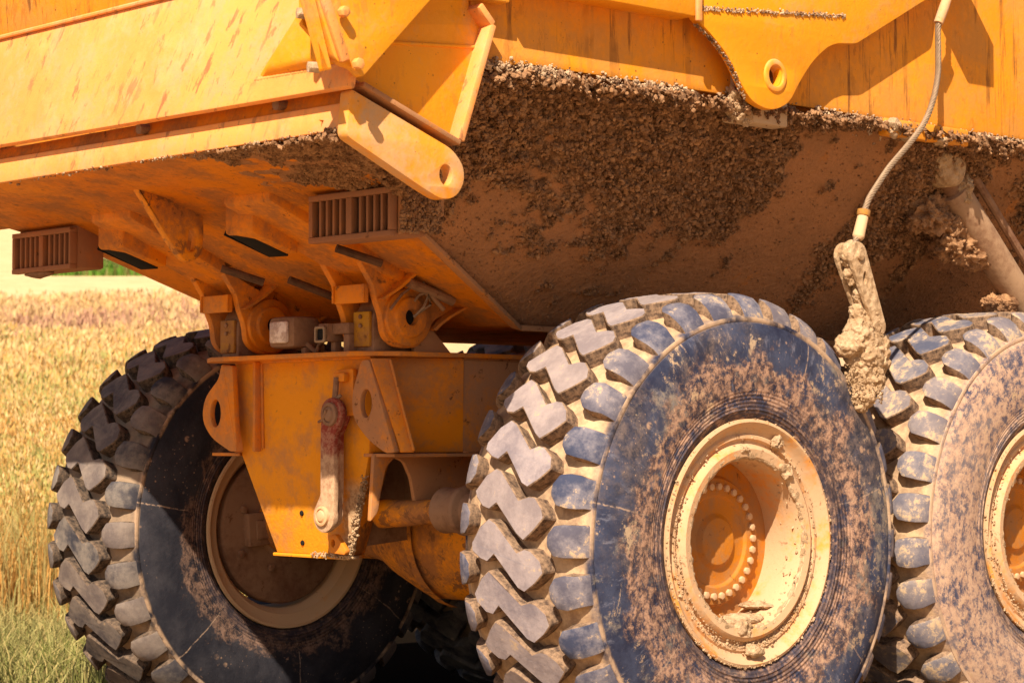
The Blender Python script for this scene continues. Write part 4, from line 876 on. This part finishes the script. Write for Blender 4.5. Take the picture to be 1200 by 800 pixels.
for st in range(6):
    pts = []
    for p, l in list(zip(sm, L_)):
        i = sm.index(p); t = (sm[min(i+1, len(sm)-1)]-sm[max(i-1, 0)]).normalized(); a_ = t.cross(Vector((1, 0, 0))).normalized(); b_ = t.cross(a_)
        th = l*2*PI/.085+st*PI/3; pts.append(p+(a_*math.cos(th)+b_*math.sin(th))*.0068)
    tube(bm, pts, .0044, 6)
cobj('wire_rope', bm_me(bm, 0, ang=80), 'rope')
bm = bmesh.new(); tube(bm, [(1.52, 1.005, 2.665), (1.517, .99, 2.63), (1.512, .965, 2.575)], [.017, .018, .017], 14); cobj('ferrule', bm_me(bm, .002), 'rim')
bm = bmesh.new(); tube(bm, [(1.5, .562, 1.885), (1.5, .553, 1.868), (1.5, .528, 1.80), (1.5, .524, 1.79)], [.014, .019, .021, .014], 14); cobj('sleeve', bm_me(bm, .002), 'rim_ring')
bm = bmesh.new(); tube(bm, [(1.5, .560, 1.893), (1.5, .555, 1.872)], .023, 14); cobj('collar', bm_me(bm, .002), 'paint_yellow')
# shackle and its two side plates under the mud
for dx in (-.028, .028):
    p0 = Vector((1.5+dx, .485, 1.735)); p1 = Vector((1.5+dx, .60, 1.50))
    pts = [(p0.y+.045*math.cos(a), p0.z+.045*math.sin(a)) for a in [.45+PI*i/10 for i in range(11)]]+[(p1.y+.03*math.cos(a), p1.z+.03*math.sin(a)) for a in [PI+.45+PI*i/10 for i in range(11)]]
    cobj('shackle_plate', plate_me(pts, [circ(.52, 1.66, .010, .022, 10)], .016, 'X', 1.5+dx, .003), 'mud')
bm = bmesh.new(); tube(bm, [(1.455, .49, 1.735), (1.545, .49, 1.735)], .018, 12); cobj('shackle_pin', bm_me(bm, .002), 'mud')
cobj('mud_clump', lump_me([((1.50, .480, 1.735), (.030, .042, .05)), ((1.50, .50, 1.69), (.030, .040, .05)), ((1.50, .545, 1.62), (.030, .036, .06)), ((1.50, .585, 1.55), (.030, .034, .05)), ((1.50, .61, 1.51), (.030, .030, .04))], 5, .008, 48, 41), 'mud')
cobj('mud_clump', lump_me([((1.50, .535, 1.53), (.030, .040, .05)), ((1.50, .535, 1.475), (.045, .055, .07)), ((1.50, .565, 1.41), (.055, .085, .085)), ((1.50, .49, 1.435), (.045, .060, .045)), ((1.50, .61, 1.41), (.050, .055, .075)), ((1.50, .565, 1.335), (.050, .070, .075)), ((1.50, .545, 1.265), (.038, .042, .06)), ((1.50, .60, 1.35), (.040, .05, .06))], 5, .009, 55, 52), 'mud', label='big pale clod of dried mud at the rope end')
cc = []
for i_ in range(1100):
    a1 = r2.uniform(0, 2*PI); z = r2.uniform(1.24, 1.52); w_ = .045+.045*math.sin(PI*min(1, max(0, (z-1.2)/.36)))
    cc.append((1.50+math.sin(a1)*.048, .56+math.cos(a1)*w_, z))
cobj('mud_crumb', crumbs_me(cc, [r2.uniform(.0015, .0042) for _ in cc], 10), 'mud', stuff=True)

S.render.engine = 'CYCLES'
